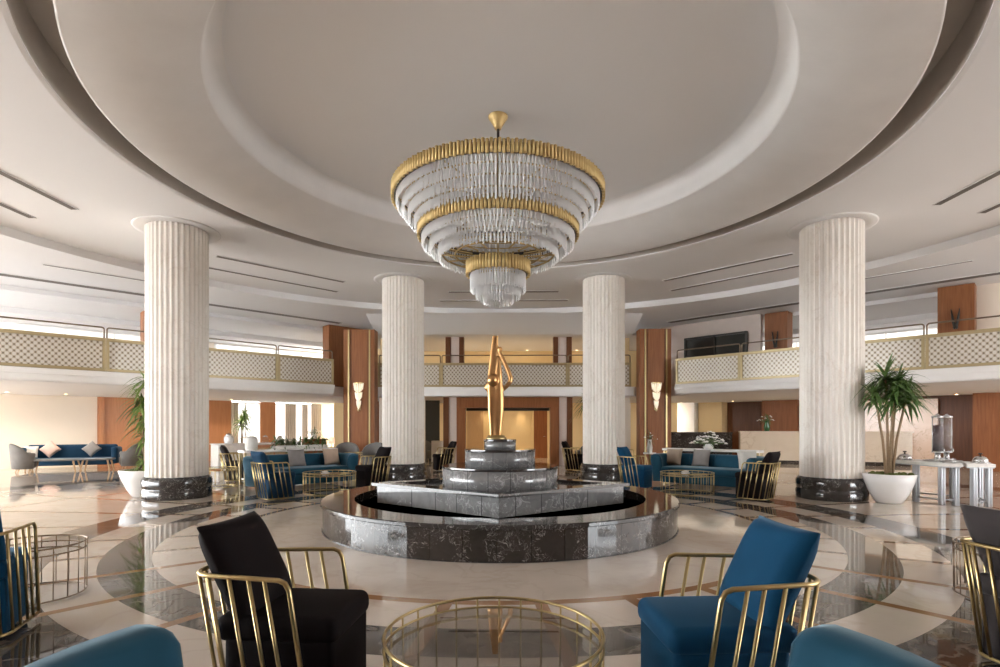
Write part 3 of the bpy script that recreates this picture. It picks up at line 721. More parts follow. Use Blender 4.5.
# ------------------------------------------------------------------ curved tub sofa (faces local +x)
def sofa(loc, rz, cloth, label, L=2.63):
    t = thing('curved_sofa', label, 'sofa', loc, rz, 'curved velvet sofas')
    h = L/2
    ctr = [(.46, h-.20), (.30, h-.13), (.08, h-.10), (-.14, h-.16), (-.30, h-.34), (-.37, h-.65), (-.385, h-1.0), (-.385, 0)]
    ctr = ctr + [(x, -y) for x, y in reversed(ctr[:-1])]
    # resample smooth
    def cr(p0, p1, p2, p3, u):
        return tuple(.5*((2*b) + (c-a)*u + (2*a-5*b+4*c-d)*u*u + (3*b-a-3*c+d)*u**3) for a, b, c, d in zip(p0, p1, p2, p3))
    pts = []
    for i in range(len(ctr)-1):
        p = [ctr[max(i-1, 0)], ctr[i], ctr[i+1], ctr[min(i+2, len(ctr)-1)]]
        for k in range(4): pts.append(cr(*p, k/4))
    pts.append(ctr[-1]); n = len(pts); rings = []
    for i, p in enumerate(pts):
        a = Vector(pts[max(i-1, 0)]); b = Vector(pts[min(i+1, n-1)]); d = (b-a).normalized(); nrm = Vector((-d.y, d.x))   # toward inside? checked below
        if nrm.dot(Vector((.25, 0)) - Vector(p)) < 0: nrm = -nrm
        e = min(i, n-1-i)/(n-1); f = min(1, e/.22)
        th = .27 - .06*f; top = .755; lean = .07
        endk = 1.0
        if e < .02: endk = 1.0
        sec = []
        prof = [(-.5, .08), (-.5, .4), (-.52, .62), (-.44, .72), (-.22, .755), (.15, .755), (.40, .72), (.5, .62), (.5, .4), (.5, .08)]
        for u, z in prof:
            o = -lean*max(0, (z-.08)/.7)
            sec.append((p[0] + nrm.x*(u*th*endk + o), p[1] + nrm.y*(u*th*endk + o), z*(1 if endk == 1 else .97)))
        rings.append(sec)
    # rounded ends
    def endcap(sec, p, d, k):
        return [tuple(Vector((c[0], c[1], c[2])).lerp(Vector((p[0] + d[0]*.07, p[1] + d[1]*.07, .42)), k)) for c in sec]
    d0 = (Vector(pts[0]) - Vector(pts[1])).normalized(); d1 = (Vector(pts[-1]) - Vector(pts[-2])).normalized()
    def sh(sec, d, q, k):
        c = Vector((sum(s[0] for s in sec)/len(sec), sum(s[1] for s in sec)/len(sec), .42))
        return [tuple(c + (Vector(s) - c)*Vector((k, k, .5+.5*k)).x*1.0 + Vector((d.x*q, d.y*q, 0))) if False else
                (c.x + (s[0]-c.x)*k + d.x*q, c.y + (s[1]-c.y)*k + d.y*q, .08 + (s[2]-.08)*(.86+.14*k)) for s in sec]
    rings = [sh(rings[0], d0, .085, .25), sh(rings[0], d0, .07, .62), sh(rings[0], d0, .04, .88)] + rings + [sh(rings[-1], d1, .04, .88), sh(rings[-1], d1, .07, .62), sh(rings[-1], d1, .085, .25)]
    MB().loft(rings).build('backrest', cloth, t)
    pp = [(p[0], p[1]) for p in (s[3] for s in rings[3:-3])]
    MB().tube([(s[3][0], s[3][1], s[3][2]+.004) for s in rings[3:-3]], .008, 6).build('piping', cloth, t)
    mb = MB(); mb.rbox((.10, 0, .37), (.78, L-.52, .17), .06, 4); mb.build('seat', cloth, t)
    mb = MB(); mb.rbox((.06, 0, .185), (.78, L-.50, .25), .03, 2); mb.build('plinth', cloth, t)
    mb = MB()
    for i in range(1, 4): mb.tube([(-.272, -h + L*i/4, .46), (-.30, -h + L*i/4, .60), (-.345, -h + L*i/4, .765)], .006, 6)
    mb.build('back_seam', cloth, t)
    for sx in (.36, -.3):
        for sy in (-1, 1): MB().lathe([(.0, 0), (.018, 0), (.026, .1), (0, .1)], 10, (sx, sy*(h-.35), 0)).build('foot', 'gold', t)
    return t
SF = sofa((-.05, -7.0, 0), radians(90), 'teal', 'petrol blue sofa whose arm ends show at the lower frame edge')
c = H(5.05, 4.98)
S2 = dup(SF, (c.x, c.y, 0), radians(225), 'curved petrol blue sofa with cushions facing the fountain, before the reception')
S3 = dup(SF, (-4.95, 5.15, 0), radians(-45), 'curved petrol blue sofa with cushions facing the fountain, on the window side')
def cushion(x, y, z, deg, cloth, w, label, roll=0, tilt=18, th=.15, cat='cushion'):
    mb = MB(); rot = Matrix.Rotation(radians(-tilt), 4, 'Y') @ Matrix.Rotation(radians(roll), 4, 'X')
    mb.pillow(w, w, th, 12, rot)
    o = mb.build('scatter_cushion', cloth, None, (x, y, z), radians(deg)); return tag(o, label, cat, 'scatter cushions')
def on_sofa(S, s, x=-.17, z=.67):
    a = S.rotation_euler.z; return (S.location.x + x*cos(a) - s*sin(a), S.location.y + x*sin(a) + s*cos(a), z)
for S, s, cl, lab, dg in ((S2, -1.0, 'taupe', 'taupe cushion at the pier end of the reception side sofa', 225), (S2, -.30, 'greycush', 'grey cushion in the middle of the reception side sofa', 225),
                      (S2, .86, 'whitecush', 'off white cushion at the black chair end of the reception side sofa', 265),
                      (S3, -.02, 'greycush', 'grey cushion on the window side sofa near the dark blue armchair', -45), (S3, .88, 'beige', 'beige cushion on the window side sofa near the back pier', -45)):
    p = on_sofa(S, s, -.19 if abs(s) < .7 else -.12); cushion(*p, dg, cl, .44, lab)

# ------------------------------------------------------------------ potted dracaenas
def crown(mb, c, n, rl, up=.5, w=.03, seed=0):
    rnd = random.Random(seed)
    for i in range(n):
        a = rnd.uniform(0, 2*pi); el = rnd.uniform(-.25, 1.25); L = rl*rnd.uniform(.65, 1.1)
        d = Vector((cos(a)*cos(el), sin(a)*cos(el), sin(el))); side = d.cross(Vector((0, 0, 1))).normalized()
        p = Vector(c) + Vector((0, 0, rnd.uniform(-.14, .14))); vs = []; k = 5; ww = w*rnd.uniform(.7, 1.2)
        for j in range(k+1):
            u = j/k; q = p + d*L*u + Vector((0, 0, -1))*(L*.75*u*u*cos(el)) ; wd = ww*(1-u**2.2)*(.45+.55*min(1, u*4))
            nrm = side.cross(d)
            vs += [tuple(q - side*wd), tuple(q - nrm*wd*.35), tuple(q + side*wd)]
        fs = []
        for j in range(k): fs += [(j*3, j*3+1, j*3+4, j*3+3), (j*3+1, j*3+2, j*3+5, j*3+4)]
        mb.add(vs, fs, True)
def dracaena(x, y, pot_r, pot_h, canes, label, leaf='leaf', sc=1.0, seed=0, bush=0):
    t = thing('potted_dracaena', label, 'plant', (x, y, 0), 0, 'potted dracaenas')
    MB().lathe([(0, 0), (pot_r*.42, 0), (pot_r*.5, .015), (pot_r*.70, pot_h*.30), (pot_r*.90, pot_h*.68), (pot_r, pot_h), (pot_r*.96, pot_h+.01), (pot_r*.91, pot_h-.01), (pot_r*.85, pot_h-.09), (0, pot_h-.09)], 48).build('pot', 'pot', t)
    s = MB(); s.lathe([(0, pot_h-.045), (pot_r*.6, pot_h-.045), (pot_r*.85, pot_h-.07), (pot_r*.85, pot_h-.085), (0, pot_h-.085)], 32)
    rnd = random.Random(seed)
    for i in range(40):
        a = rnd.uniform(0, 2*pi); r = pot_r*.85*sqrt(rnd.random()); s.ball((r*cos(a), r*sin(a), pot_h-.02), rnd.uniform(.025, .06), 7, 5)
    s.build('moss', 'soil', t)
    for i, (dx, dy, h, n, rl) in enumerate(canes):
        MB().tube([(dx*.15, dy*.15, pot_h-.08), (dx*.4, dy*.4, pot_h+.45*(h-pot_h)), (dx*.8, dy*.8, h-.12), (dx, dy, h+.02)], [.028*sc, .022*sc, .02*sc, .016*sc], 8).build('cane', 'cane', t)
        mb = MB(); crown(mb, (dx, dy, h), n, rl*sc, seed=seed+i*13+1); mb.build('leaf_crown', leaf, t)
    if bush:
        mb = MB(); crown(mb, (0, 0, pot_h+.12), bush, .35, seed=seed+99); mb.build('low_leaves', leaf, t)
    return t
dracaena(7.42, 2.0, .44, .55, [(-.10, -.05, 2.32, 85, .60), (.24, .08, 2.26, 85, .60), (.02, -.12, 2.02, 70, .55), (.30, -.1, 1.98, 60, .5), (-.28, .02, 2.0, 60, .5)], 'potted dracaena in a white bowl beside the buffet table', 'leaf', 1.0, 3)
dracaena(-7.40, 2.95, .46, .55, [(.08, 0, 2.35, 80, .58), (-.12, .1, 1.9, 75, .5), (.12, -.14, 1.55, 70, .5), (-.05, .12, 1.25, 60, .42)], 'potted dracaena in a white bowl half hidden by the sunlit column', 'leaf_l', 1.0, 21, 40)
dracaena(-2.98, 7.9, .34, .45, [(.15, .05, 2.15, 60, .6), (-.1, 0, 1.6, 50, .5)], 'potted dracaena peeking out behind the back column, window side', 'leaf', 1.0, 41)
dracaena(3.05, 7.7, .34, .45, [(-.30, .05, 2.25, 60, .75), (.1, 0, 1.7, 50, .5)], 'potted dracaena peeking out behind the back column, reception side', 'leaf', 1.0, 57)
c = HQ(135, 17.6, 2.2)
dracaena(c.x, c.y, .3, .5, [(0, 0, 1.55, 70, .55), (.1, .1, 1.9, 60, .5)], 'small dracaena near the bright windows behind the breakfast display', 'leaf_l', 1.0, 71)

# ------------------------------------------------------------------ consoles, flowers and counters behind the sofas
def console(x, y, L, dpt, h, rz, label, mat='white'):
    t = thing('console_table', label, 'console', (x, y, 0), rz, 'white console tables')
    MB().rbox((0, 0, h-.03), (L, dpt, .06), .008, 2).build('top', mat, t)
    for sx in (-1, 1):
        for sy in (-1, 1): MB().box((sx*(L/2-.05), sy*(dpt/2-.05), (h-.06)/2), (.05, .05, h-.06)).build('leg', 'gold_pale', t)
    MB().box((0, 0, .14), (L-.12, dpt-.12, .03)).build('shelf', mat, t)
    return t
console(5.55, 5.95, 2.5, .42, .86, radians(-40), 'white console behind the reception side sofa, carrying white flowers')
console(-5.55, 6.0, 2.5, .42, .86, radians(45), 'white console behind the window side sofa, carrying greenery')
def bouquet(x, y, z, r, n, label, petal='petal', vase='white', vh=.14, spread=1.0, leaves=30, seed=0, name='flower_arrangement'):
    t = thing(name, label, 'flowers', (x, y, z), 0, 'flower arrangements')
    MB().lathe([(0, 0), (r*.28, 0), (r*.34, vh*.4), (r*.22, vh*.9), (r*.26, vh), (r*.2, vh-.01), (0, vh-.02)], 24).build('vase', vase, t)
    rnd = random.Random(seed); f = MB(); l = MB(); g = MB()
    for i in range(n):
        a = rnd.uniform(0, 2*pi); q = r*sqrt(rnd.random())*spread; hh = vh + r*.75*(1 - (q/(r*spread))**1.5)*rnd.uniform(.6, 1.15)
        p = (q*cos(a), q*sin(a), hh); s = rnd.uniform(.018, .036)*r/.4
        g.tube([(0, 0, vh*.7), (p[0]*.5, p[1]*.5, (vh+hh)/2), p], .004, 5)
        for k in range(5):
            b = 2*pi*k/5; f.ball((p[0]+s*.7*cos(b), p[1]+s*.7*sin(b), p[2]), s*.7, 7, 5, (1, 1, .55))
        f.ball((p[0], p[1], p[2]+s*.25), s*.5, 7, 5)
    crown(l, (0, 0, vh+.05), leaves, r*.9, w=.02*r/.4, seed=seed+5)
    f.build('blossoms', petal, t); l.build('leaves', 'leaf', t); g.build('stems', 'leaf', t)
    return t
bouquet(5.5, 5.99, .86, .40, 80, 'white flower arrangement spread on the console behind the reception side sofa', spread=1.15, leaves=22, seed=4)
def planter(x, y, z, rz, label, L=1.5):
    t = thing('greenery_trough', label, 'planter', (x, y, z), rz)
    MB().rbox((0, 0, .05), (L, .26, .10), .03, 2).build('trough', 'whitecush', t)
    l = MB(); rnd = random.Random(9)
    for i in range(9): crown(l, (-L/2+L*(i+.5)/9, 0, .12), 34, .26, w=.026, seed=i+100)
    l.build('foliage', 'leaf', t)
planter(-5.35, 6.2, .86, radians(45), 'trough of grey green foliage on the window side console')
tag(MB().lathe([(0, 0), (.13, 0), (.15, .05), (.15, .26), (.12, .33), (.05, .35), (0, .35)], 24).build('ceramic_urn', 'whitecush', None, (-6.25, 5.3, .86)), 'pale ceramic urn at the end of the window side console', 'vase')
def tissue(x, y, z, label):
    t = thing('napkin_bowl', label, 'bowl', (x, y, z)); MB().lathe([(0, 0), (.07, 0), (.10, .05), (.092, .05), (.06, .012), (0, .012)], 24).build('bowl', 'pot', t)
    mb = MB()
    for k in range(5): mb.pillow(.09, .09, .03, 6, Matrix.Translation((.03*cos(k*1.3), .03*sin(k*1.3), .055+.008*k)) @ Matrix.Rotation(pi/2, 4, 'Y') @ Matrix.Rotation(k*.7, 4, 'X'))
    mb.build('napkins', 'petal', t)
tissue(4.05, 3.5, .397, 'small white bowl on the reception side wire table')
tissue(-3.78, 3.4, .397, 'small white bowl on the window side wire table')

def counter(p0, p1, h, dpt, mat, base, top, label):
    a = Vector(p0); b = Vector(p1); L = (b-a).length; rz = atan2(b.y-a.y, b.x-a.x); c = (a+b)/2
    t = thing('reception_counter', label, 'counter', (c.x, c.y, 0), rz, 'reception counters')
    MB().box((0, dpt/2, h/2+.06), (L, dpt, h-.16)).build('front', mat, t)
    MB().box((0, dpt/2+.03, .07), (L-.06, dpt-.06, .14)).build('plinth', base, t)
    MB().box((0, dpt/2-.03, h), (L+.06, dpt+.06, .05)).build('top', top, t)
    return t
counter((9.55, 13.25), (14.95, 11.35), 1.25, .8, 'beige_marble', 'black', 'beige_marble', 'long beige marble reception counter')
counter((6.9, 15.1), (9.5, 13.9), 1.2, .7, 'black', 'black', 'black', 'glossy black marble counter behind the white flowers')
counter((15.5, 11.3), (18.4, 9.3), 1.22, .8, 'black', 'black', 'black', 'black marble counter past the drink dispensers')
bouquet(10.6, 13.25, 1.27, .34, 14, 'white flowers in a green glazed vase on the beige counter', vase='green_glaze', vh=.42, leaves=50, seed=17)
bouquet(15.8, 11.6, 1.25, .36, 2, 'leafy green plant on the black counter behind the dispensers', vase='pot', vh=.22, leaves=70, seed=23)
bouquet(4.78, 9.0, .62, .26, 8, 'white flowers in a tall pale vase beside the walnut pier', vase='whitecush', vh=.42, leaves=24, seed=31)
cc = thing('side_stand', 'small stand under the pale vase by the walnut pier', 'side table', (4.78, 9.0, 0))
MB().lathe([(0, .58), (.2, .58), (.2, .62), (0, .62)], 32).build('top', 'white', cc); MB().lathe([(0, 0), (.16, 0), (.16, .03), (.03, .05), (.03, .58), (0, .58)], 24).build('stem', 'gold', cc)
c = HQ(45, WQ-.1, 6.7)
t = thing('wall_screen', 'dark wall screen at the frame edge past the wood box', 'screen', (c.x, c.y, 1.35), HA(45))
MB().box((0, 0, .4), (1.5, .06, .8)).build('screen_panel', 'screen', t); MB().box((0, .03, .4), (1.56, .05, .86)).build('bezel', 'dark_metal', t)

# ------------------------------------------------------------------ buffet
def buffet(poly, h, legs, label):
    cx = sum(p[0] for p in poly)/len(poly); cy = sum(p[1] for p in poly)/len(poly)
    t = thing('buffet_table', label, 'table', (cx, cy, 0), 0, 'buffet tables')
    P_ = [(p[0]-cx, p[1]-cy) for p in poly]
    MB().prism(P_, h-.055, h).build('top', 'whitecush', t)
    MB().prism([(p[0]*.94, p[1]*.94) for p in P_], h-.075, h-.055).build('apron', 'silver', t)
    for lx, ly in legs:
        mb = MB()
        for k in range(4): mb.rbox((lx-cx + (-.023, .023, -.023, .023)[k], ly-cy + (-.023, -.023, .023, .023)[k], (h-.07)/2), (.040, .040, h-.07), .009, 2)
        mb.build('leg', 'silver', t)
    f = MB()
    for a, b in zip(legs, legs[1:] + legs[:1]): f.tube([(a[0]-cx, a[1]-cy, .10), (b[0]-cx, b[1]-cy, .10)], .015, 6)
    f.build('stretcher', 'silver', t); return t
buffet([(7.97, 2.75), (8.12, 1.55), (8.40, 1.48), (9.0, 2.3), (8.6, 3.0)], .775, [(8.05, 2.15), (8.17, 1.68), (8.38, 1.62), (8.85, 2.25), (8.52, 2.75)], 'angled pale buffet table carrying the drink dispensers')
buffet([(8.42, 1.43), (8.88, 1.36), (9.2, 1.95), (9.02, 2.25)], .775, [(8.58, 1.47), (8.82, 1.44), (9.08, 1.92)], 'small pale buffet table joined to the dispenser table')
def dispenser(x, y, fill, label, z=.80):
    t = thing('drink_dispenser', label, 'drink dispenser', (x, y, z), 0, 'drink dispensers')
    MB().lathe([(0, 0), (.12, 0), (.12, .02), (.05, .03), (.045, .14), (.1, .15), (.1, .17), (0, .17)], 24).build('stand', 'steel', t)
    MB().lathe([(.092, .17), (.092, .82), (.086, .82), (.086, .17)], 32, close=True).build('tank', 'clear', t)
    MB().lathe([(0, .18), (.0845, .18), (.0845, .68), (0, .68)], 24).build('drink', fill, t)
    MB().lathe([(0, .82), (.098, .82), (.098, .855), (.04, .87), (.02, .90), (0, .90)], 24).build('lid', 'steel', t)
    for k in (-1, 1): MB().tube([(k*.10, 0, .17), (k*.10, 0, .84)], .009, 6).build('side_rod', 'steel', t)
    MB().tube([(0, -.09, .22), (0, -.16, .22), (0, -.16, .17)], .012, 6).build('tap', 'steel', t)
dispenser(8.47, 2.15, 'juice', 'drink dispenser filled with dark juice'); dispenser(8.70, 2.22, 'clear', 'clear drink dispenser next to the dark juice one')
t = thing('serving_tray', 'round steel tray under the drink dispensers', 'tray', (8.56, 2.15, .775))
MB().lathe([(0, 0), (.28, 0), (.31, .022), (.30, .024), (.27, .008), (0, .008)], 40).build('plate', 'steel', t); MB().ring(.305, .022, .006, 40, 6).build('raised_edge', 'steel', t)
for x, y, r, lab in ((8.17, 2.60, .13, 'round steel cloche at the end of the buffet table'), (8.92, 1.72, .12, 'low steel serving dish on the small buffet table')):
    t = thing('serving_cloche', lab, 'cloche', (x, y, .775), 0, 'steel serving covers')
    MB().lathe([(0, 0), (r*1.2, 0), (r*1.25, .012), (r, .02), (0, .02)], 32).build('plate', 'steel', t)
    MB().lathe([(r, .02), (r*.96, .06), (r*.7, .11), (r*.3, .13), (0, .133)], 32).build('dome', 'steel', t)
    MB().lathe([(0, .13), (.012, .13), (.012, .16), (.035, .165), (.03, .185), (0, .188)], 16).build('knob', 'dark_metal', t)
gl0 = None
for i, (x, y) in enumerate(((8.22, 1.72), (8.28, 1.80), (8.34, 1.62), (8.66, 1.46), (8.74, 1.52))):
    o = MB().lathe([(0, 0), (.03, 0), (.034, .10), (.031, .10), (.027, .008), (0, .008)], 16).build('drinking_glass', 'clear', None, (x, y, .775))
    tag(o, 'clear drinking glass on the buffet, %s' % ('close to the juice tray, outermost', 'close to the juice tray, behind', 'close to the juice tray, front', 'on the small table front', 'on the small table behind')[i], 'glass', 'buffet glasses')

# ------------------------------------------------------------------ far lounge on the window wing
def long_sofa(x, y, rz, L, cloth, label):
    t = thing('long_sofa', label, 'sofa', (x, y, 0), rz)
    MB().rbox((0, 0, .26), (.75, L, .24), .04, 3).build('seat', cloth, t)
    MB().rbox((-.34, 0, .52), (.2, L+.04, .62), .07, 4).build('backrest', cloth, t)
    for sy in (-1, 1): MB().rbox((.02, sy*(L/2+.06), .46), (.8, .2, .58), .08, 4).build('armrest', cloth, t)
    for sx in (-.3, .32):
        for sy in (-1, 1): MB().lathe([(0, 0), (.02, 0), (.03, .15), (0, .15)], 10, (sx, sy*(L/2-.1), 0)).build('foot', 'wood_leg', t)
    return t
long_sofa(-14.75, 10.35, radians(-66), 2.5, 'navy', 'long navy sofa against the sunlit cream wall')
def tub_chair(x, y, rz, cloth, label):
    t = thing('tub_chair', label, 'armchair', (x, y, 0), rz, 'grey tub chairs')
    rg = []
    for i in range(17):
        a = radians(55 + 250*i/16); hz = .62 + .30*max(0, -cos(a))**.6 if cos(a) < 0 else .62
        sec = []
        for u, z in ((.30, .12), (.33, .45), (.36, hz-.05), (.335, hz), (.285, hz), (.265, hz-.05), (.25, .45), (.23, .12)):
            sec.append((u*1.05*cos(a), u*1.15*sin(a), z))
        rg.append(sec)
    MB().loft(rg).build('backrest', cloth, t)
    MB().lathe([(0, .14), (.27, .14), (.30, .2), (.30, .40), (.26, .46), (0, .47)], 28).build('seat', cloth, t)
    for k in range(4):
        a = pi/4 + k*pi/2; MB().tube([(.2*cos(a), .2*sin(a), .15), (.27*cos(a), .27*sin(a), 0)], [.02, .013], 8).build('leg', 'wood_leg', t)
    return t
TC = tub_chair(-5.15, 9.9, radians(-80), 'greychair', 'grey tub chair before the walnut pier, nearer the windows')
dup(TC, (-4.27, 9.8, 0), radians(-110), 'grey tub chair beside the fluted back column')
dup(TC, (-15.05, 8.85, 0), radians(50), 'grey tub chair in front of the long navy sofa')
dup(TC, (-12.7, 10.3, 0), radians(200), 'grey tub chair behind the half hidden dracaena')
dup(TC, (-3.0, 14.2, 0), radians(-30), 'grey tub chair in the corridor beyond the back column')
dup(TC, (2.95, 10.6, 0), radians(200), 'grey tub chair beside the back column on the reception side')
def low_table(x, y, rz, L, W, label):
    t = thing('low_table', label, 'table', (x, y, 0), rz, 'low wooden leg tables')
    MB().rbox((0, 0, .38), (L, W, .05), .02, 2).build('top', 'greychair', t)
    for sx in (-1, 1):
        for sy in (-1, 1): MB().tube([(sx*(L/2-.12), sy*(W/2-.1), .37), (sx*(L/2-.04), sy*(W/2-.05), 0)], [.03, .018], 8).build('leg', 'wood_leg', t)
low_table(-14.35, 9.2, radians(20), 1.3, .6, 'low table with wooden legs before the navy sofa, near the grey tub chair')
low_table(-13.3, 9.6, radians(20), .9, .55, 'low table with wooden legs before the navy sofa end')
cushion(-15.35, 10.2, .68, -66, 'pinkcush', .44, 'dusty pink cushion standing on its corner on the navy sofa', 45)
cushion(-14.25, 10.62, .68, -66, 'greycush', .42, 'grey cushion standing on its corner on the navy sofa', 45)
cushion(-15.8, 9.95, .60, -66, 'whitecush', .40, 'white cushion at the tub chair end of the navy sofa')

# breakfast display and lamp by the windows
t = thing('display_table', 'cloth covered breakfast display table near the bright windows', 'table', (-9.4, 12.2, 0), radians(45))
MB().rbox((0, 0, .40), (2.6, .8, .8), .02, 2).build('cloth', 'whitecush', t); MB().rbox((0, 0, .815), (2.66, .86, .03), .01, 2).build('top', 'white', t)
def jar(x, y, z, r, m, label):
    t = thing('display_jar', label, 'jar', (x, y, z), 0, 'jars on the breakfast display')
    MB().lathe([(0, 0), (r*.7, 0), (r, r*.5), (r, r*1.3), (r*.7, r*1.8), (0, r*1.8)], 20).build('body', m, t); MB().lathe([(0, r*1.8), (r*.72, r*1.8), (r*.5, r*2.1), (.02, r*2.2), (0, r*2.4)], 16).build('lid', 'steel', t)
jar(-9.9, 11.5, .83, .17, 'pot', 'round white jar on the breakfast display, nearest the sunlit column'); jar(-9.0, 12.5, .83, .13, 'clear', 'clear glass jar in the middle of the breakfast display'); jar(-8.6, 12.9, .83, .12, 'whitecush', 'pale jar at the far end of the breakfast display')
bouquet(-9.5, 12.1, .83, .3, 22, 'orange flowers on the breakfast display table', 'orange_petal', 'pot', .16, 1.0, 16, 51)
bouquet(-7.6, 13.9, .95, .34, 36, 'white flowers in front of the curtained window', 'petal', 'pot', .2, 1.1, 20, 61)
t = thing('flower_stand', 'wooden stand under the white flowers by the curtained window', 'stand', (-7.6, 13.9, 0), radians(45)); MB().rbox((0, 0, .93), (1.0, .5, .04), .01, 2).build('top', 'wood', t); MB().rbox((0, 0, .46), (.9, .42, .9), .02, 2).build('cabinet', 'wood', t)
t = thing('wooden_sideboard', 'honey wood sideboard behind the dark blue armchair', 'sideboard', (-8.1, 10.9, 0), radians(45)); MB().rbox((0, 0, .42), (1.3, .5, .7), .02, 2).build('cabinet', 'wood_orange', t); MB().rbox((0, 0, .79), (1.36, .56, .04), .01, 2).build('top', 'wood_orange', t)
for k in (-1, 1): MB().box((k*.32, -.262, .42), (.58, .02, .6)).build('cabinet_door', 'wood_leg', t)
t = thing('table_lamp', 'small glowing pink table lamp by the dark wall recess', 'lamp', (-6.7, 13.3, .62)); MB().lathe([(0, 0), (.07, 0), (.07, .02), (.015, .03), (.015, .2), (0, .2)], 20).build('base', 'gold', t); MB().lathe([(.12, .16), (.10, .4), (.095, .4), (.115, .16)], 24, close=True).build('lamp_shade', 'lampshade', t)
t = thing('lamp_stand', 'dark wood stand carrying the pink table lamp', 'side table', (-6.7, 13.3, 0)); MB().rbox((0, 0, .60), (.5, .5, .04), .01, 2).build('top', 'wood_dark', t); MB().lathe([(0, 0), (.2, 0), (.18, .03), (.04, .06), (.04, .58), (0, .58)], 20).build('stem', 'wood_dark', t)
def curtain(side, q, s0, s1, label, n=9):
    mb = MB(); w = s1-s0; pts = [(-w/2 + w*i/(n*6), .05*sin(i*pi/3)) for i in range(n*6+1)]
    rg = [[(x, y, z) for x, y in pts] + [(x, y+.015, z) for x, y in reversed(pts)] for z in (.04, 1.3, 2.52)]
    mb.loft(rg); c = HQ(side, q, (s0+s1)/2); return tag(mb.build('curtain', 'curtain', None, (c.x, c.y, 0), HA(side)), label, 'curtain', 'sheer curtains')
curtain(135, WQ-.18, 4.55, 5.05, 'beige curtain beside the honey wood pier', 5); curtain(135, WQ-.18, 5.35, 5.62, 'narrow beige curtain in the middle of the window', 3); curtain(135, WQ-.18, 2.2, 2.5, 'beige curtain behind the small dracaena', 3)
curtain(135, WQ-.18, 5.8, 6.3, 'beige curtain at the far window edge', 5)
put('wall_walnut_return', 135, 14.8, 6.2, 7.6, 0, 2.56, 'wood', .2, 'walnut wall return beside the back pier', 'wall')
t = thing('white_cabinet', 'small white cabinet in the corridor beside the grey tub chair', 'cabinet', (-2.5, 13.6, 0), HR); MB().rbox((0, 0, .45), (.5, .4, .86), .02, 2).build('body', 'whitecush', t); MB().rbox((0, -.205, .45), (.44, .02, .76), .008, 1).build('cabinet_door', 'white', t); MB().ball((.16, -.225, .5), .015, 8, 6).build('knob', 'gold', t)
put('wall_dark_glass', 90, 14.6, -4.3, -2.75, 0, 2.56, 'darkpane', .1, 'dark glazed wall beside the corridor', 'wall')

# ------------------------------------------------------------------ lamps the room has, and added wall washers
def downlight(p, label, power=25, col=(1, .78, .5), size=1.5):
    t = thing('downlight', label, 'ceiling lamp', p, 0, 'recessed downlights')
    MB().lathe([(.05, 0), (.07, 0), (.07, -.012), (.05, -.012)], 20, close=True).build('trim_ring', 'white', t)
    MB().lathe([(0, -.004), (.048, -.004)], 16).build('bulb_lens', 'lamp', t)
    l = bpy.data.lights.new('downlight_beam', 'SPOT'); l.energy = power; l.color = col; l.spot_size = size; l.spot_blend = .8; l.shadow_soft_size = .05
    o = bpy.data.objects.new('downlight_beam', l); COL.objects.link(o); o.location = (0, 0, -.03); o.parent = t
for s, lab in ((-2.3, 'by the dark glazed wall'), (-.9, 'near the honey panel'), (.75, 'near the open door'), (2.4, 'past the portal')):
    p = HQ(90, 16.72, s, 2.555); downlight(p, 'corridor downlight on the end wall %s' % lab, 18, size=1.2)
for s, lab in ((-2.6, 'beyond the outer post on the window side'), (-.6, 'left of the statue'), (1.0, 'right of the statue'), (3.2, 'beyond the outer post on the reception side')):
    p = HQ(90, 15.9, s, 4.855); downlight(p, 'upper gallery downlight %s' % lab, 18, size=1.2)
for s, q, lab in ((-6.95, 17.75, 'first over the pale panel'), (-6.2, 17.75, 'second over the pale panel'), (-3.9, 17.9, 'over the recess by the green vase'), (-.9, 18.2, 'beside the rose marble panel'), (3.55, 18.4, 'over the wood box side'), (6.2, 18.3, 'over the dark screen')):
    p = HQ(45, q, s, 2.555); downlight(p, 'reception downlight %s' % lab, 12, (1, .84, .64))
for i, s in enumerate((-6.5, -5.0, -3.5, -1.0, 1.8)):  # wall washers added to brighten the cream wall
    p = HQ(135, 17.6, s, 2.555); downlight(p, 'added downlight brightening the window wing lounge wall, number %d from the frame edge' % (i+1), 40, (1, .88, .72), 2.2)
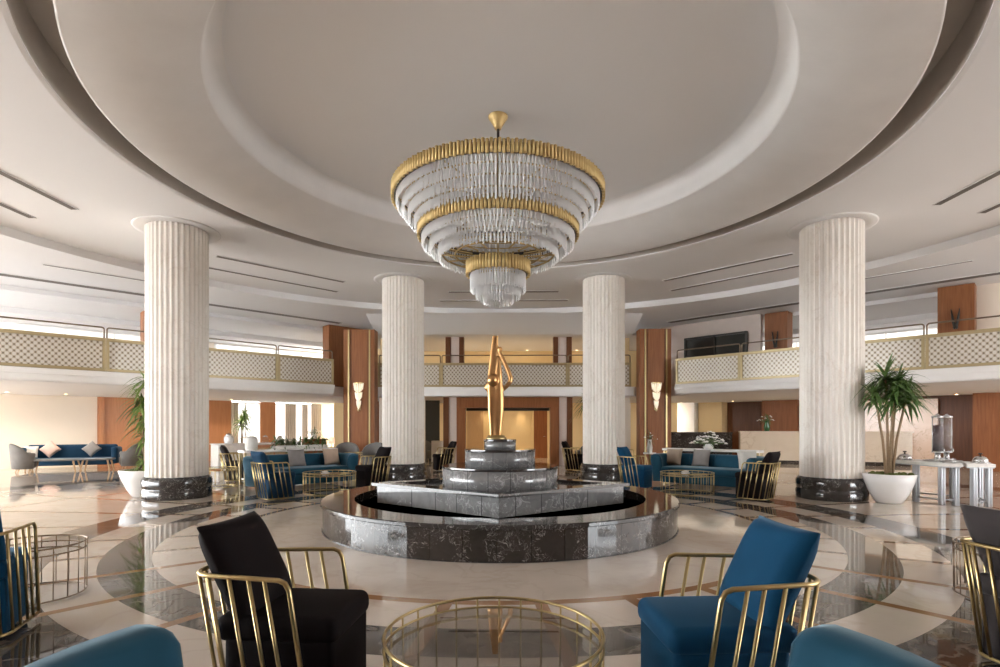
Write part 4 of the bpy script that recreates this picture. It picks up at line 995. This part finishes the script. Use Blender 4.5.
def area(name, p, target, sx, sy, power, col=(1, 1, 1)):
    l = bpy.data.lights.new(name, 'AREA'); l.shape = 'RECTANGLE'; l.size = sx; l.size_y = sy; l.energy = power; l.color = col
    o = bpy.data.objects.new(name, l); COL.objects.link(o); o.location = p
    d = Vector(target) - Vector(p); o.rotation_euler = d.to_track_quat('-Z', 'Y').to_euler(); return o
# daylight through the glazed window walls at both ends of the hall
area('window_daylight', (-18.5, 1, 2.8), (0, 4, 1.8), 14, 4.6, 160, (1, .94, .86))
area('window_daylight', (18.5, 0, 2.8), (0, 4, 1.8), 14, 4.6, 350, (1, .98, .96))
area('corridor_lamps', HQ(90, 14.5, 0, 2.5), HQ(90, 14.6, 0, 0), 4, 2, 24, (1, .76, .46))
area('gallery_lamps', HQ(90, 14.2, 0, 4.8), HQ(90, 14.6, 0, 0), 6, 2, 26, (1, .76, .46))
area('reception_lamps', HQ(45, 16.0, 0, 2.5), HQ(45, 16.1, 0, 0), 14, 4.5, 45, (1, .86, .68))

# ------------------------------------------------------------------ world, camera, view
w = bpy.data.worlds.new('daylight'); SC.world = w; w.use_nodes = True
bg = w.node_tree.nodes['Background']; bg.inputs[0].default_value = (.93, .97, 1.0, 1); bg.inputs[1].default_value = 6.2
cam = bpy.data.cameras.new('camera'); cam.sensor_width = 36; cam.lens = 545*36/1000
cam.shift_y = (426.7-333.5)/1000; cam.clip_start = .05; cam.clip_end = 200
co = bpy.data.objects.new('camera', cam); COL.objects.link(co); co.location = (0, -8.4, 1.45); co.rotation_euler = (pi/2, 0, 0)
SC.camera = co
SC.view_settings.view_transform = 'Standard'; SC.view_settings.look = 'None'; SC.view_settings.gamma = 1; SC.view_settings.exposure = 1.5
SC.view_settings.use_curve_mapping = False
SC.cycles.max_bounces = 10; SC.cycles.diffuse_bounces = 5; SC.cycles.glossy_bounces = 5; SC.cycles.transmission_bounces = 8; SC.cycles.transparent_max_bounces = 8
SC.cycles.caustics_reflective = False; SC.cycles.caustics_refractive = False; SC.cycles.sample_clamp_indirect = 6
SC.cycles.use_denoising = True
